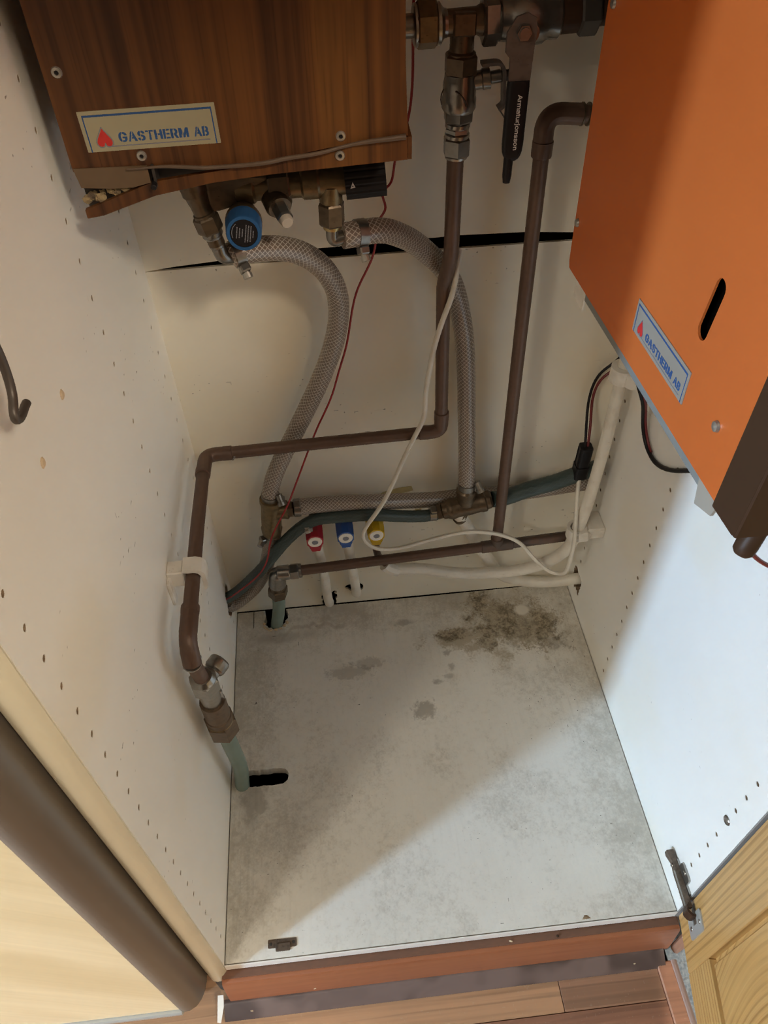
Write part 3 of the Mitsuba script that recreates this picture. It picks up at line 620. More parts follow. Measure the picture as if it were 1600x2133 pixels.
# torn strip along the foot of the front, kinked where it has cracked and hanging down at the left
sx = np.array([0.0180, 0.0300, 0.0500, 0.0703, 0.0850, 0.1126, 0.1542, 0.2025, 0.2535])
st = np.interp(sx, [0.0180, 0.0709, 0.1126, 0.1542, 0.2025, 0.2539], [0.7752, 0.7925, 0.7968, 0.8014, 0.8085, 0.8130])
sb_ = np.interp(sx, [0.0180, 0.0217, 0.0703, 0.1252, 0.2522], [0.7690, 0.7680, 0.7826, 0.7912, 0.7972])
outw = np.interp(sx, [0.018, 0.07, 0.12, 0.25], [-0.0015, -0.001, -0.0005, 0.0])      # bows forward where it is loose
def strip_mesh(x, zt, zb_, yo, th):
    n = len(x); V = []
    for dy in (0.0, th):
        for z in (zt, zb_): V.append(np.column_stack([x, YW + yo + dy, z]))
    V = np.vstack(V); a, b, c, d = (np.arange(n) + k * n for k in range(4)); F = []
    def quad(p, q):
        return [np.stack([p[:-1], q[:-1], q[1:]], 1), np.stack([p[:-1], q[1:], p[1:]], 1)]
    F += quad(a, b) + quad(b, d) + quad(d, c) + quad(c, a)
    F += [np.array([[a[0], c[0], d[0]], [a[0], d[0], b[0]], [a[-1], b[-1], d[-1]], [a[-1], d[-1], c[-1]]])]
    return outward(trimesh.Trimesh(V, np.vstack(F), process=False))
ls = add('lower_strip', strip_mesh(sx, st, sb_, outw, 0.004), 'm_teak', parent=wh)
note(ls, 'cracked lower strip of the veneer hanging down at the left')
add('return_edge', extr(Polygon([(0, 0), (0.022, 0.002), (0.022, -0.012), (0, -0.0155)]), 0.003, (0.2537, YW, 0.8130), (0, 1, 0), (0, 0, 1)), 'm_teak', parent=wh)
# curled veneer lip that has lifted along the crack
xs = np.linspace(0.055, 0.252, 40); zc = np.interp(xs, [0.055, 0.11, 0.1542, 0.2025, 0.2535], [0.8035, 0.8015, 0.8022, 0.8095, 0.8145])
yl = YW - 0.0022 - 0.0022 * np.sin(np.pi * np.clip((xs - 0.055) / 0.2, 0, 1)) ** 2 - 0.0006 * np.sin(xs * 140)
lip = tube(np.column_stack([xs, yl, zc + 0.0006 * np.sin(xs * 90)]), np.interp(xs, [0.055, 0.09, 0.16, 0.21, 0.252], [0.0006, 0.0014, 0.0017, 0.0013, 0.0022]), 8)
note(add('curled_veneer', lip, 'm_curl', smooth=True, parent=wh), 'curled brown lip of lifted veneer')
# brown tape over the lower left corner, torn edge with bits of foam beneath
tp = Polygon([(0.0180, 0.8045), (0.0690, 0.8040), (0.0690, 0.7920), (0.0560, 0.7893), (0.0400, 0.7893), (0.0200, 0.7910)])
note(add('tape', extr(tp, 0.0006, (0, YW - 0.0002, 0), (1, 0, 0), (0, 0, 1)), 'm_brown_tape', parent=wh), 'brown adhesive tape over the broken corner')
g = np.random.default_rng(31)
fm = []
for i in range(18):
    t = g.uniform(); c = np.array([0.0190 + 0.034 * t, YW + 0.006 + g.normal(0, 0.002), 0.7790 + 0.0100 * t + g.normal(0, 0.0016)])
    b = ball(c, g.uniform(0.0016, 0.0034), sub=1); b.vertices += g.normal(0, 0.0005, b.vertices.shape); fm.append(b)
note(add('insulation_crumbs', cat(*fm), 'm_foam', parent=wh), 'crumbling brown and yellow insulation in the torn corner')
labels[wh + '__insulation_crumbs']['kind'] = 'stuff'
add('bracket', box(0.0715, 0.0735, YW - 0.001, YW + 0.02, 0.789, 0.8045), 'm_dark_steel', parent=wh)
add('strip_pin', rod((0.0712, YW - 0.0065, 0.7905), (0.0712, YW + 0.006, 0.7915), 0.0021, 12), 'm_black', parent=wh)
for x, z in ((0.0265, 0.8647), (0.0669, 0.8103), (0.2049, 0.8030), (0.2062, 0.8160)):
    screw(wh, (x, YW + (0.0 if z != 0.8030 else -0.0006), z), (0, -1, 0), 0.0037)
nameplate(wh, (0.0318, YW, 0.8146), (1, 0, 0.018), (-0.002, 0, 1), 0.0912, 0.0262, 'm_plate')

# ------------------------------------------------------------------ orange heater hanging on the right side board
oh = thing('gas_heater', 'orange gas heater with a brown front trim hanging on the right side board', 'heater')
XO = 0.400
pn = Polygon([(-0.1420, 1.32), (-0.1540, 0.8800), (-0.1660, 0.7000), (-0.1672, 0.6905), (-0.1700, 0.6852), (-0.1742, 0.6853), (-0.4728, 0.7032), (-0.4690, 1.32)])
slotp = shapely.affinity.rotate(rrect(-0.0058, 0.0058, -0.0202, 0.0202, 0.0057), 7.0)
slotp = shapely.affinity.translate(slotp, -0.4038, 0.7875)
pm = extr(pn.difference(slotp), 0.0016, (XO, 0, 0), (0, 1, 0), (0, 0, 1))
note(add('side_panel', pm, 'm_orange', parent=oh), 'orange enamelled panel with a long slot')
add('slot_black', box(XO + 0.012, XO + 0.014, -0.466, -0.160, 0.72, 1.32), 'm_void', parent=oh)  # near-black sheet added so that the slot looks dark
add('casing', cat(box(XO + 0.020, W - 0.004, -0.462, -0.175, 0.735, 1.32)), 'm_grey_steel', parent=oh)
add('mounting_rail', cat(box(W - 0.006, W, -0.42, -0.19, 0.80, 0.86)), 'm_grey_steel', parent=oh)
fl = Polygon([(-0.184, 0.6742), (-0.184, 0.700), (-0.468, 0.718), (-0.468, 0.6915)])
note(add('bottom_flange', extr(fl, 0.0016, (XO + 0.0042, 0, 0), (0, 1, 0), (0, 0, 1)), 'm_grey_steel', parent=oh), 'grey steel flange showing along the bottom')
add('bottom_plate', outward(trimesh.convex.convex_hull(np.array([(x, y, z + dz) for x in (XO + 0.0045, W - 0.004) for y, z in ((-0.184, 0.6752), (-0.466, 0.6922)) for dz in (0, 0.0016)]))), 'm_grey_steel', parent=oh)
note(add('foot_tab', box(XO + 0.0032, XO + 0.0052, -0.2085, -0.1830, 0.6655, 0.690, 0.0004), 'm_white_plastic', parent=oh), 'white bent tab at the rear lower corner')
tb = Polygon([(-0.4690, 0.6870), (-0.4500, 0.6785), (-0.4440, 0.7020), (-0.4728, 0.7060)])
note(add('foot_tab', extr(tb, 0.002, (XO + 0.0036, 0, 0), (0, 1, 0), (0, 0, 1)), 'm_beige', parent=oh), 'beige bent tab at the front lower corner')
note(add('front_trim', cat(extr(Polygon([(-0.4732, 0.7010), (-0.4985, 0.7035), (-0.5005, 0.7065), (-0.5005, 1.32), (-0.4690, 1.32)]), 0.003, (XO - 0.0012, 0, 0), (0, 1, 0), (0, 0, 1)), box(XO - 0.0012, XO + 0.0215, -0.5015, -0.4975, 0.7030, 1.32, 0.0012)), 'm_brown_enamel', parent=oh), 'dark brown folded front trim')
add('front_cover', box(XO + 0.0215, W - 0.006, -0.4985, -0.4940, 0.7080, 1.32, 0.001), 'm_beige', parent=oh)
add('front_knob', lathe([(0, 0), (0.0042, 0.0006), (0.0062, 0.003), (0.0066, 0.008), (0.0062, 0.026), (0.0, 0.026)], (XO + 0.0090, -0.5000, 0.6865), (0.35, 0.28, 0.88), 18), 'm_brown_enamel', smooth=40, parent=oh)
for y, z in ((-0.1717, 0.7265), (-0.4481, 0.7400), (-0.1668, 0.8803)):
    screw(oh, (XO - 0.0002, y, z), (-1, 0, 0), 0.0036, dome=0.0022, drilled=False)
nameplate(oh, (XO - 0.0001, -0.3165, 0.7188), (0, -0.0905, 0.0038), (0, 0.001, 0.024), 0.0907, 0.0236, 'm_plate_grey')
for kk in list(labels):
    if kk == oh + '__nameplate': note(kk, 'small grey nameplate with a red flame drop and blue lettering')

# ------------------------------------------------------------------ mixing valve group under the water heater
hv = thing('mixing_valve', 'dark brass mixing valve group with a blue cap under the water heater', 'valve')
A, B = np.array([0.0865, -0.130, 0.7560]), np.array([0.0975, -0.130, 0.7075])
dn = (B - A) / np.linalg.norm(B - A)
add('inlet_pipe', lathe([(0.0105, -0.035), (0.0105, 0.004), (0.0092, 0.006), (0.0080, 0.016), (0.0080, 0.021), (0.0092, 0.0215), (0.0092, 0.024), (0.0075, 0.025), (0.0072, 0.05)], A, dn, 24), 'm_brass_dark', smooth=35, parent=hv)
add('union_nut', hexnut(A + dn * 0.0235, A + dn * 0.0380, 0.0225, turn=0.3), 'm_brass_dark', parent=hv)
add('tail', lathe([(0.0088, 0.036), (0.0092, 0.041), (0.0072, 0.044), (0.0068, 0.052), (0.0060, 0.053)], A, dn, 20), 'm_chrome_dull', smooth=35, parent=hv)
add('elbow', tube(fillet([A + dn * 0.050, A + dn * 0.0625, (0.1085, -0.1245, 0.6925)], 0.006), 0.0064, 16), 'm_chrome_dull', smooth=True, parent=hv)
body = trimesh.convex.convex_hull(np.vstack([lathe([(0.0125, 0), (0.0125, 0.03)], (0.100, -0.118, 0.7360), (0, 0, 1), 16).vertices, lathe([(0.0135, 0), (0.0135, 0.05)], (0.096, -0.116, 0.7520), (1, 0.1, 0), 16).vertices]))
add('body', body, 'm_brass_dark', smooth=35, parent=hv)
add('cross_body', cat(lathe([(0.0105, 0), (0.0128, 0.002), (0.0128, 0.016), (0.0110, 0.018), (0.0110, 0.056), (0.0130, 0.058), (0.0130, 0.070), (0.0115, 0.072), (0.0112, 0.098)], (0.118, -0.116, 0.7475), (1, -0.02, 0.028), 24)), 'm_brass', smooth=35, parent=hv)
add('thermostat_nut', hexnut((0.1470, -0.118, 0.7480), (0.1650, -0.118, 0.7488), 0.0300, turn=0.2), 'm_brass_dark', parent=hv)
# safety valve with the blue cap, leaning out and down towards the front
c1 = np.array([0.1256, -0.1700, 0.7345]); c0 = c1 - 0.055 * np.array([0.045, -0.985, 0.12]); dc = (c1 - c0) / np.linalg.norm(c1 - c0); Lc = np.linalg.norm(c1 - c0)
add('relief_valve', lathe([(0.0105, 0), (0.0118, 0.01), (0.0152, Lc - 0.030), (0.0152, Lc - 0.022)], c0, dc, 28), 'm_brass_dark', smooth=35, parent=hv)
cap = add('blue_cap', lathe([(0.0145, Lc - 0.024), (0.0150, Lc - 0.022), (0.0143, Lc - 0.002), (0.0136, Lc), (0.0112, Lc), (0.0110, Lc - 0.0012), (0.0, Lc - 0.0012)], c0, dc, 36), 'm_cap_blue', smooth=40, parent=hv)
add('black_disc', lathe([(0.0109, Lc - 0.0014), (0.0109, Lc - 0.0006), (0.0, Lc - 0.0006)], c0, dc, 32), 'm_black', parent=cap)
uc, vc, _ = basis(dc)
ang = math.radians(78); xd = math.cos(ang) * uc + math.sin(ang) * vc; yd = np.cross(dc, xd)
dash = []
g = np.random.default_rng(5)
for row, half in ((0.0056, 0.0046), (0.0034, 0.0040), (0.0012, 0.0030), (-0.0014, 0.0070), (-0.0034, 0.0066), (-0.0054, 0.0060), (-0.0074, 0.0026)):
    x = -half
    while x < half:
        w_ = g.uniform(0.0004, 0.0009); dash.append(sbox(x, row - 0.00048, x + w_, row + 0.00048)); x += w_ + 0.00032
arc = Point(0, 0).buffer(0.0098, quad_segs=16).difference(Point(0, 0).buffer(0.0093, quad_segs=16)).intersection(Polygon([(-0.0055, 0.02), (-0.0045, 0.006), (0.0065, 0.006), (0.0085, 0.02)]))
add('print', extr(shapely.union_all(dash + [arc]), 0.0002, c0 + dc * (Lc - 0.0007), xd, yd), 'm_grey_print', parent=cap)
# drain spigot with a grey hexagon and pale plastic tip
d1, d2 = np.array([0.1505, -0.1200, 0.7415]), np.array([0.1608, -0.1520, 0.7322]); ds = (d2 - d1) / np.linalg.norm(d2 - d1); Ls = np.linalg.norm(d2 - d1)
add('spigot', lathe([(0.0115, 0), (0.0115, Ls - 0.022), (0.0098, Ls - 0.019), (0.0, Ls - 0.019)], d1, ds, 24), 'm_brass_dark', smooth=35, parent=hv)
sp = add('spigot_hexagon', hexnut(d1 + ds * (Ls - 0.021), d1 + ds * (Ls - 0.005), 0.0142), 'm_chrome_dull', parent=hv)
note(add('spigot_tip', lathe([(0.0054, Ls - 0.006), (0.0054, Ls - 0.0012), (0.0047, Ls), (0.0, Ls)], d1, ds, 20), 'm_pale_grip', smooth=40, parent=hv), 'pale plastic tip')
# thermostat head: fluted black knob
kk0, kk1 = np.array([0.2120, -0.119, 0.7520]), np.array([0.2440, -0.120, 0.7540])
ku, kv, kd = basis(kk1 - kk0)
flut = []
for i in range(72):
    a = 2 * math.pi * i / 72; r = 0.0168 * (1 - 0.035 * (i % 4 == 0))
    flut.append((r * math.cos(a), r * math.sin(a)))
kb = extr(Polygon(flut), 0.034, kk0 - kd * 0.001, ku, kv)
kn = add('thermostat_knob', kb, 'm_black', parent=hv); note(kn, 'fluted black thermostat knob')
pq = np.array([0.2165, -0.119, 0.7520]) + 0.0170 * (np.array([0, -0.72, 0.05]) / np.linalg.norm([0, -0.72, 0.05]))
tri = Polygon([(-0.0020, -0.0024), (0.0022, -0.0018), (0.0002, 0.0026)]).difference(Polygon([(-0.0006, -0.0012), (0.0008, -0.0010), (0.0001, 0.0006)]))
add('pointer_mark', extr(tri, 0.0006, pq, (1, 0, 0.05), (0, 0, 1)), 'm_white_print', parent=kn)
# outlet with union nut and elbow to the second hose
E0, E1 = np.array([0.1985, -0.120, 0.7420]), np.array([0.1978, -0.120, 0.7085]); de = (E1 - E0) / np.linalg.norm(E1 - E0)
add('outlet', lathe([(0.0100, -0.006), (0.0100, 0.008), (0.0088, 0.009), (0.0088, 0.012)], E0, de, 22), 'm_brass', smooth=35, parent=hv)
add('outlet_nut', hexnut(E0 + de * 0.0085, E0 + de * 0.0285, 0.0232, turn=0.25), 'm_brass_dark', parent=hv)
add('outlet_ring', lathe([(0.0078, 0.0275), (0.0083, 0.0290), (0.0079, 0.0320), (0.0060, 0.0325)], E0, de, 22), 'm_brass_bright', smooth=35, parent=hv)
add('outlet_elbow', tube(fillet([E0 + de * 0.031, E0 + de * 0.0445, (0.2085, -0.1195, 0.7015)], 0.006), 0.0058, 16), 'm_chrome_dull', smooth=True, parent=hv)

# ------------------------------------------------------------------ hoses
def add_uvtube(key, path, r, mat, parent=None, n=20):
    m = tube(path, r, n)
    return add(key, m, mat, smooth=True, parent=parent, uv=m.metadata['uv'])

def clamp(parent, c, d, r, scr_dir, w=0.009, worm=True, name='hose_clamp'):
    """band clamp round a hose with its screw housing standing off in scr_dir."""
    c = np.asarray(c, float); d = np.asarray(d, float) / np.linalg.norm(d); s = np.asarray(scr_dir, float); s = s - (s @ d) * d; s /= np.linalg.norm(s)
    k = add(name, lathe([(r, -w / 2), (r + 0.0009, -w / 2), (r + 0.0009, w / 2), (r, w / 2)], c, d, 28), 'm_chrome_dull', smooth=30, parent=parent)
    t = np.cross(d, s); o = c + s * (r + 0.0035)
    hs = place(box(-0.0045, 0.0045, -0.0055, 0.0055, -0.0035, 0.0035, 0.0012), o, d, t)
    add('housing', hs, 'm_chrome_dull', parent=k)
    return k, o, t

HOSE_A = [(0.1060, -0.125, 0.6922), (0.1162, -0.12, 0.6936), (0.1334, -0.11, 0.69), (0.1508, -0.1, 0.6836), (0.1689, -0.088, 0.6708), (0.1842, -0.075, 0.6513), (0.1941, -0.065, 0.6305), (0.2002, -0.055, 0.6025), (0.1979, -0.045, 0.5615), (0.1896, -0.04, 0.5277), (0.1742, -0.034, 0.4847), (0.1546, -0.03, 0.4404), (0.1326, -0.03, 0.3964), (0.1135, -0.035, 0.3621), (0.1003, -0.04, 0.334), (0.0922, -0.045, 0.3041)]
HOSE_B = [(0.2065, -0.12, 0.7022), (0.221, -0.115, 0.7011), (0.2405, -0.103, 0.6966), (0.2592, -0.085, 0.6827), (0.2755, -0.066, 0.6652), (0.2959, -0.044, 0.6386), (0.3138, -0.031, 0.6147), (0.3276, -0.024, 0.5888), (0.3362, -0.021, 0.5595), (0.3422, -0.0225, 0.5303), (0.3468, -0.025, 0.4942), (0.3516, -0.03, 0.4232), (0.3553, -0.04, 0.3484), (0.3572, -0.045, 0.2953)]
HOSE_C = [(0.1219, -0.045, 0.2837), (0.14, -0.043, 0.2831), (0.1791, -0.04, 0.2799), (0.2319, -0.035, 0.2711), (0.2796, -0.028, 0.261), (0.3211, -0.024, 0.2547), (0.3561, -0.019, 0.2513), (0.3982, -0.016, 0.2472), (0.4401, -0.016, 0.246), (0.4818, -0.016, 0.2489), (0.5400, -0.016, 0.2540)]
HOSE_D = [(0.0875, -0.045, 0.2354), (0.08, -0.04, 0.2017), (0.0692, -0.032, 0.1554), (0.0546, -0.026, 0.1155), (0.036, -0.022, 0.0829), (0.0174, -0.022, 0.0633), (0.0018, -0.025, 0.0545), (-0.006, -0.028, 0.066)]
GREEN_A = [(0.3215, -0.045, 0.2482), (0.2976, -0.047, 0.2474), (0.2568, -0.05, 0.2563), (0.2169, -0.052, 0.2649), (0.1775, -0.053, 0.2671), (0.1512, -0.053, 0.2656), (0.1319, -0.052, 0.2543), (0.1088, -0.057, 0.236), (0.0895, -0.06, 0.2133), (0.0687, -0.059, 0.183), (0.0427, -0.053, 0.1458), (0.0196, -0.044, 0.1118), (-0.0040, -0.038, 0.0875)]
GREEN_B = [(0.3948, -0.045, 0.2673), (0.4191, -0.042, 0.2671), (0.4457, -0.04, 0.2752), (0.4797, -0.038, 0.2822), (0.5123, -0.036, 0.2932), (0.5430, -0.034, 0.3010)]

def hose(name, pts, r, mat, label, group=None):
    k = free(name); labels[k] = {'label': label, 'category': 'hose'}
    if group: labels[k]['group'] = group
    m = tube(spline(pts, 0.003), r, 22)
    scene[k] = mikit.ply(m, mat, smooth=True, uv=m.metadata['uv'])
    return k
ha = hose('clear_hose', HOSE_A, 0.0112, 'm_hose_clear', 'clear braided hose curving from the left valve outlet to the left brass tee', 'clear braided hoses')
k, o, t = clamp(ha, (0.1120, -0.1222, 0.6932), (0.0102, 0.005, 0.0014), 0.0115, (0.2, -0.75, -0.7))
add('clamp_screw', lathe([(0.0032, 0), (0.0032, 0.004), (0.0044, 0.004), (0.0044, 0.0085), (0.0, 0.0085)], o, (0.28, -0.55, -0.75), 14), 'm_screw', parent=k)
hb = hose('clear_hose', HOSE_B, 0.0112, 'm_hose_clear', 'clear braided hose passing behind the left copper pipe to the right brass tee', 'clear braided hoses')
k, o, t = clamp(hb, (0.2225, -0.1143, 0.7008), (0.018, 0.0065, -0.002), 0.0115, (0.1, -0.55, -0.85))
add('clamp_screw', lathe([(0.0032, 0), (0.0032, 0.005), (0.0044, 0.005), (0.0044, 0.0095), (0.0, 0.0095)], o, (0.25, -0.5, -0.75), 14), 'm_screw', parent=k)
hc = hose('clear_hose', HOSE_C, 0.0112, 'm_hose_clear', 'clear braided hose running level along the back from the left brass tee', 'clear braided hoses')
k, o, t = clamp(hc, (0.1265, -0.0447, 0.2837), (1, 0.05, -0.04), 0.0115, (0, -0.5, 0.9))
hd = hose('clear_hose', HOSE_D, 0.0110, 'm_hose_clear', 'clear braided hose dropping from the left brass tee to the torn hole', 'clear braided hoses')
k, o, t = clamp(hd, (0.0862, -0.045, 0.2290), (0.2, 0, 1), 0.0113, (-0.9, -0.45, 0))
add('clamp_screw', rod(o, o + np.array([-0.004, -0.010, -0.002]), 0.0042, 14), 'm_chrome', parent=k)
ga = hose('green_hose', GREEN_A, 0.0084, 'm_hose_green', 'dark green hose from the right brass tee down to the torn hole at left', 'green hoses')
k, o, t = clamp(ga, (0.3120, -0.0457, 0.2482), (1, 0.05, -0.02), 0.0087, (0, -0.3, 0.95))
k2 = add('tie_band', lathe([(0.0085, -0.003), (0.0096, -0.003), (0.0096, 0.003), (0.0085, 0.003)], (0.1380, -0.0525, 0.2535), (0.9, 0.05, 0.32), 20), 'm_beige', parent=ga)
add('tie_head', place(box(-0.0035, 0.0035, -0.003, 0.003, 0, 0.004, 0.0008), (0.1375, -0.0620, 0.2550), (0.9, 0, 0.35), (-0.35, 0, 0.9)), 'm_beige', parent=k2)
gb = hose('green_hose', GREEN_B, 0.0112, 'm_hose_green', 'dark green hose rising from the right brass tee to the right side board', 'green hoses')
# clamps on the hose ends at the tees
k, o, t = clamp(ha, (0.0935, -0.0440, 0.3080), (0.12, 0, 1), 0.0114, (0.8, -0.35, 0))
add('clamp_screw', lathe([(0.0048, 0), (0.0048, 0.010), (0.0060, 0.010), (0.0060, 0.015), (0, 0.015)], o + np.array([-0.002, 0, 0.010]), (0.25, -0.5, -0.75), 14), 'm_chrome_dull', parent=k)
k, o, t = clamp(hb, (0.3573, -0.0448, 0.2995), (0.03, 0, 1), 0.0114, (0.85, -0.35, 0))
add('clamp_screw', lathe([(0.0048, 0), (0.0048, 0.010), (0.0060, 0.010), (0.0060, 0.015), (0, 0.015)], o + np.array([-0.002, 0, 0.010]), (0.35, -0.5, -0.7), 14), 'm_chrome_dull', parent=k)

# brass tees
bt = thing('brass_tee', 'brass tee at the left joining three clear hoses', 'pipe fitting', 'brass tees')
p, q = np.array([0.0934, -0.045, 0.3050]), np.array([0.0866, -0.045, 0.2360])
add('body', lathe([(0.0095, -0.001), (0.0148, 0.0), (0.0150, 0.006), (0.0138, 0.009), (0.0132, 0.014), (0.0138, 0.030), (0.0138, 0.054), (0.0146, 0.057), (0.0135, 0.066), (0.0095, 0.070)], p, q - p, 30), 'm_brass', smooth=35, parent=bt)
add('branch', lathe([(0.0122, 0), (0.0116, 0.018), (0.0128, 0.020), (0.0128, 0.0235), (0.0105, 0.025)], (0.0900, -0.045, 0.2800), (1, 0, 0.06), 26), 'm_brass', smooth=35, parent=bt)
add('hexagon', hexnut((0.1130, -0.045, 0.2815), (0.1215, -0.045, 0.2822), 0.0235, turn=0.2), 'm_brass_dark', parent=bt)
bt = thing('brass_tee', 'dark brass tee right of centre where green and clear hoses meet', 'pipe fitting', 'brass tees')
p, q = np.array([0.3255, -0.045, 0.2520]), np.array([0.3945, -0.045, 0.2688])
add('body', lathe([(0.0095, 0.0), (0.0122, 0.001), (0.0122, 0.006), (0.0135, 0.008), (0.0152, 0.012), (0.0152, 0.016), (0.0142, 0.020), (0.0150, 0.036), (0.0146, 0.052), (0.0156, 0.056), (0.0156, 0.061), (0.0130, 0.063), (0.0130, 0.068), (0.0098, 0.071)], p, q - p, 30), 'm_brass_dark', smooth=35, parent=bt)
add('branch', lathe([(0.0135, 0), (0.0120, 0.012), (0.0138, 0.016), (0.0138, 0.023), (0.0112, 0.026)], (0.3585, -0.045, 0.2680), (-0.05, 0, 1), 26), 'm_brass_dark', smooth=35, parent=bt)
add('hexagon', hexnut((0.3180, -0.045, 0.2500), (0.3260, -0.045, 0.2520), 0.0225, turn=0.1), 'm_brass_dark', parent=bt)
add('drain_stub', lathe([(0.0095, 0), (0.0095, 0.010), (0.0085, 0.011), (0.0085, 0.015)], (0.3470, -0.045, 0.2480), (0.55, 0.1, -0.9), 22), 'm_brass', smooth=35, parent=bt)

# ------------------------------------------------------------------ gas cocks at the top, with the long black lever
gv = thing('gas_cock', 'gas cock with brass and steel unions and a long black lever, top centre', 'valve')
YV = -0.075; ax = np.array([1.0, 0.0, 0.030]); ax /= np.linalg.norm(ax); o = np.array([0.262, YV, 0.8490])
P_ = lambda t: o + ax * t
add('stub', rod(P_(-0.012), P_(0.016), 0.0086, 24), 'm_chrome_dull', smooth=35, parent=gv)
n1 = add('union_nut', hexnut(P_(0.0135), P_(0.0300), 0.0345, turn=0.52), 'm_brass', parent=gv)
add('collar', lathe([(0.0130, 0.0110), (0.0152, 0.0120), (0.0152, 0.0140), (0.0140, 0.0145)], o, ax, 28), 'm_chrome', smooth=35, parent=gv)
add('collar', lathe([(0.0135, 0.0290), (0.0148, 0.0300), (0.0148, 0.0325), (0.0105, 0.0355), (0.0100, 0.0380)], o, ax, 28), 'm_chrome', smooth=35, parent=gv)
add('tee', cat(lathe([(0.0095, 0.034), (0.0098, 0.062), (0.0110, 0.064), (0.0110, 0.068)], o, ax, 26), lathe([(0.0098, 0.0), (0.0098, 0.020), (0.0118, 0.0215), (0.0118, 0.0240)], P_(0.051), (0, 0, -1), 26)), 'm_brass_dark', smooth=35, parent=gv)
add('tee_flat', box(P_(0.051)[0] - 0.0090, P_(0.051)[0] + 0.0090, YV - 0.0112, YV, 0.8425, 0.8590, 0.0012), 'm_brass_dark', parent=gv)
add('hexagon', hexnut(P_(0.0660), P_(0.0790), 0.0370, turn=0.3), 'm_chrome_dull', parent=gv)
add('ball_body', lathe([(0.0135, 0.078), (0.0158, 0.080), (0.0165, 0.088), (0.0200, 0.094), (0.0208, 0.104), (0.0195, 0.114), (0.0170, 0.118), (0.0172, 0.126), (0.0150, 0.128)], o, ax, 32), 'm_chrome_dull', smooth=35, parent=gv)
note(add('coupling', lathe([(0.0135, 0.127), (0.0142, 0.129), (0.0142, 0.142), (0.0128, 0.144), (0.0128, 0.148)], o, ax, 28), 'm_brown_enamel', smooth=35, parent=gv), 'dark red-brown coupling')
add('right_nut', hexnut(P_(0.1430), P_(0.1590), 0.0340, turn=0.15), 'm_dark_steel', parent=gv)
add('right_pipe', rod(P_(0.157), P_(0.182), 0.0108, 24), 'm_brown_enamel', smooth=35, parent=gv)
add('flange', lathe([(0.0112, 0.1745), (0.0150, 0.1750), (0.0150, 0.1770), (0.0112, 0.1775)], o, ax, 28), 'm_chrome', smooth=35, parent=gv)
add('gland', lathe([(0.0085, 0), (0.0085, 0.014), (0.0068, 0.016), (0.0068, 0.022)], (0.3585, YV - 0.016, 0.8500), (0, -1, 0), 22), 'm_chrome_dull', smooth=35, parent=gv)
# lever: pressed steel arm, black sleeve with white lettering, narrow tip
lv0, lv1 = np.array([0.3520, -0.1150, 0.8522]), np.array([0.3526, -0.1150, 0.7590]); ld = (lv1 - lv0) / np.linalg.norm(lv1 - lv0)
side = np.array([1.0, 0.0, 0.0]); side = side - (side @ ld) * ld; nrm = np.array([0.0, -1.0, 0.0])
def lever_outline(pts):
    return Polygon([(x, y) for x, y in pts])
arm = lever_outline([(-0.0062, 0.010), (0.0020, 0.0125), (0.0090, 0.009), (0.0105, 0.0), (0.0095, -0.012), (0.0088, -0.036), (-0.0080, -0.036), (-0.0086, -0.018), (-0.0125, -0.0135), (-0.0125, 0.0)])
lev = add('lever', extr(arm, 0.0025, lv0 + nrm * -0.0012, side, -ld), 'm_lever_steel', parent=gv)
note(lev, 'pressed steel lever arm')
add('lever_nut', hexnut(lv0 + nrm * 0.001, lv0 + nrm * 0.0055, 0.0125), 'm_chrome_dull', parent=lev)
add('lever_stud', lathe([(0.0045, 0.004), (0.0042, 0.0070), (0.0, 0.0070)], lv0, nrm, 18), 'm_chrome_dull', parent=lev)
pts = []
for t, hw, th in ((0.0335, 0.0086, 0.0034), (0.0360, 0.0090, 0.0042), (0.060, 0.0089, 0.0043), (0.082, 0.0088, 0.0043), (0.0875, 0.0083, 0.0042), (0.0910, 0.0072, 0.0040), (0.0932, 0.0056, 0.0036), (0.0946, 0.0034, 0.0028)):
    a = np.linspace(0, 2 * np.pi, 28, endpoint=False); ca, sa = np.cos(a), np.sin(a)
    pts.append(lv0 + ld * t + np.outer(np.sign(ca) * np.abs(ca) ** 0.6 * hw, side) + np.outer(np.sign(sa) * np.abs(sa) ** 0.6 * th, nrm))
V = np.vstack(pts); F = []
for i in range(len(pts) - 1):
    j, k = i * 28 + np.arange(28), i * 28 + (np.arange(28) + 1) % 28; F += [np.stack([j, k, k + 28], 1), np.stack([j, k + 28, j + 28], 1)]
V = np.vstack([V, pts[0].mean(0), pts[-1].mean(0)]); j, k = np.arange(28), (np.arange(28) + 1) % 28; e = 28 * (len(pts) - 1)
F += [np.stack([np.full(28, len(V) - 2), k, j], 1), np.stack([np.full(28, len(V) - 1), e + j, e + k], 1)]
slv = add('lever_sleeve', outward(trimesh.Trimesh(V, np.vstack(F), process=False)), 'm_black', smooth=45, parent=gv)
note(slv, 'black plastic sleeve with white lettering on the lever')
add('lever_tip', lathe([(0.0036, 0.090), (0.0040, 0.094), (0.0039, 0.108), (0.0030, 0.1135), (0.0, 0.1145)], lv0 + side * -0.0022, ld, 20), 'm_black', smooth=45, parent=gv)
tx = meshkit.text_mesh('Armaturjonsson', 0.0034, 0.0003, bold=True); L_ = tx.bounds[1][0] - tx.bounds[0][0]; tx.apply_scale((0.0425 / L_, 1, 1))
add('lettering', place(tx, lv0 + ld * 0.0425 + nrm * 0.0042 + side * -0.0002, ld, side), 'm_white_print', parent=slv)
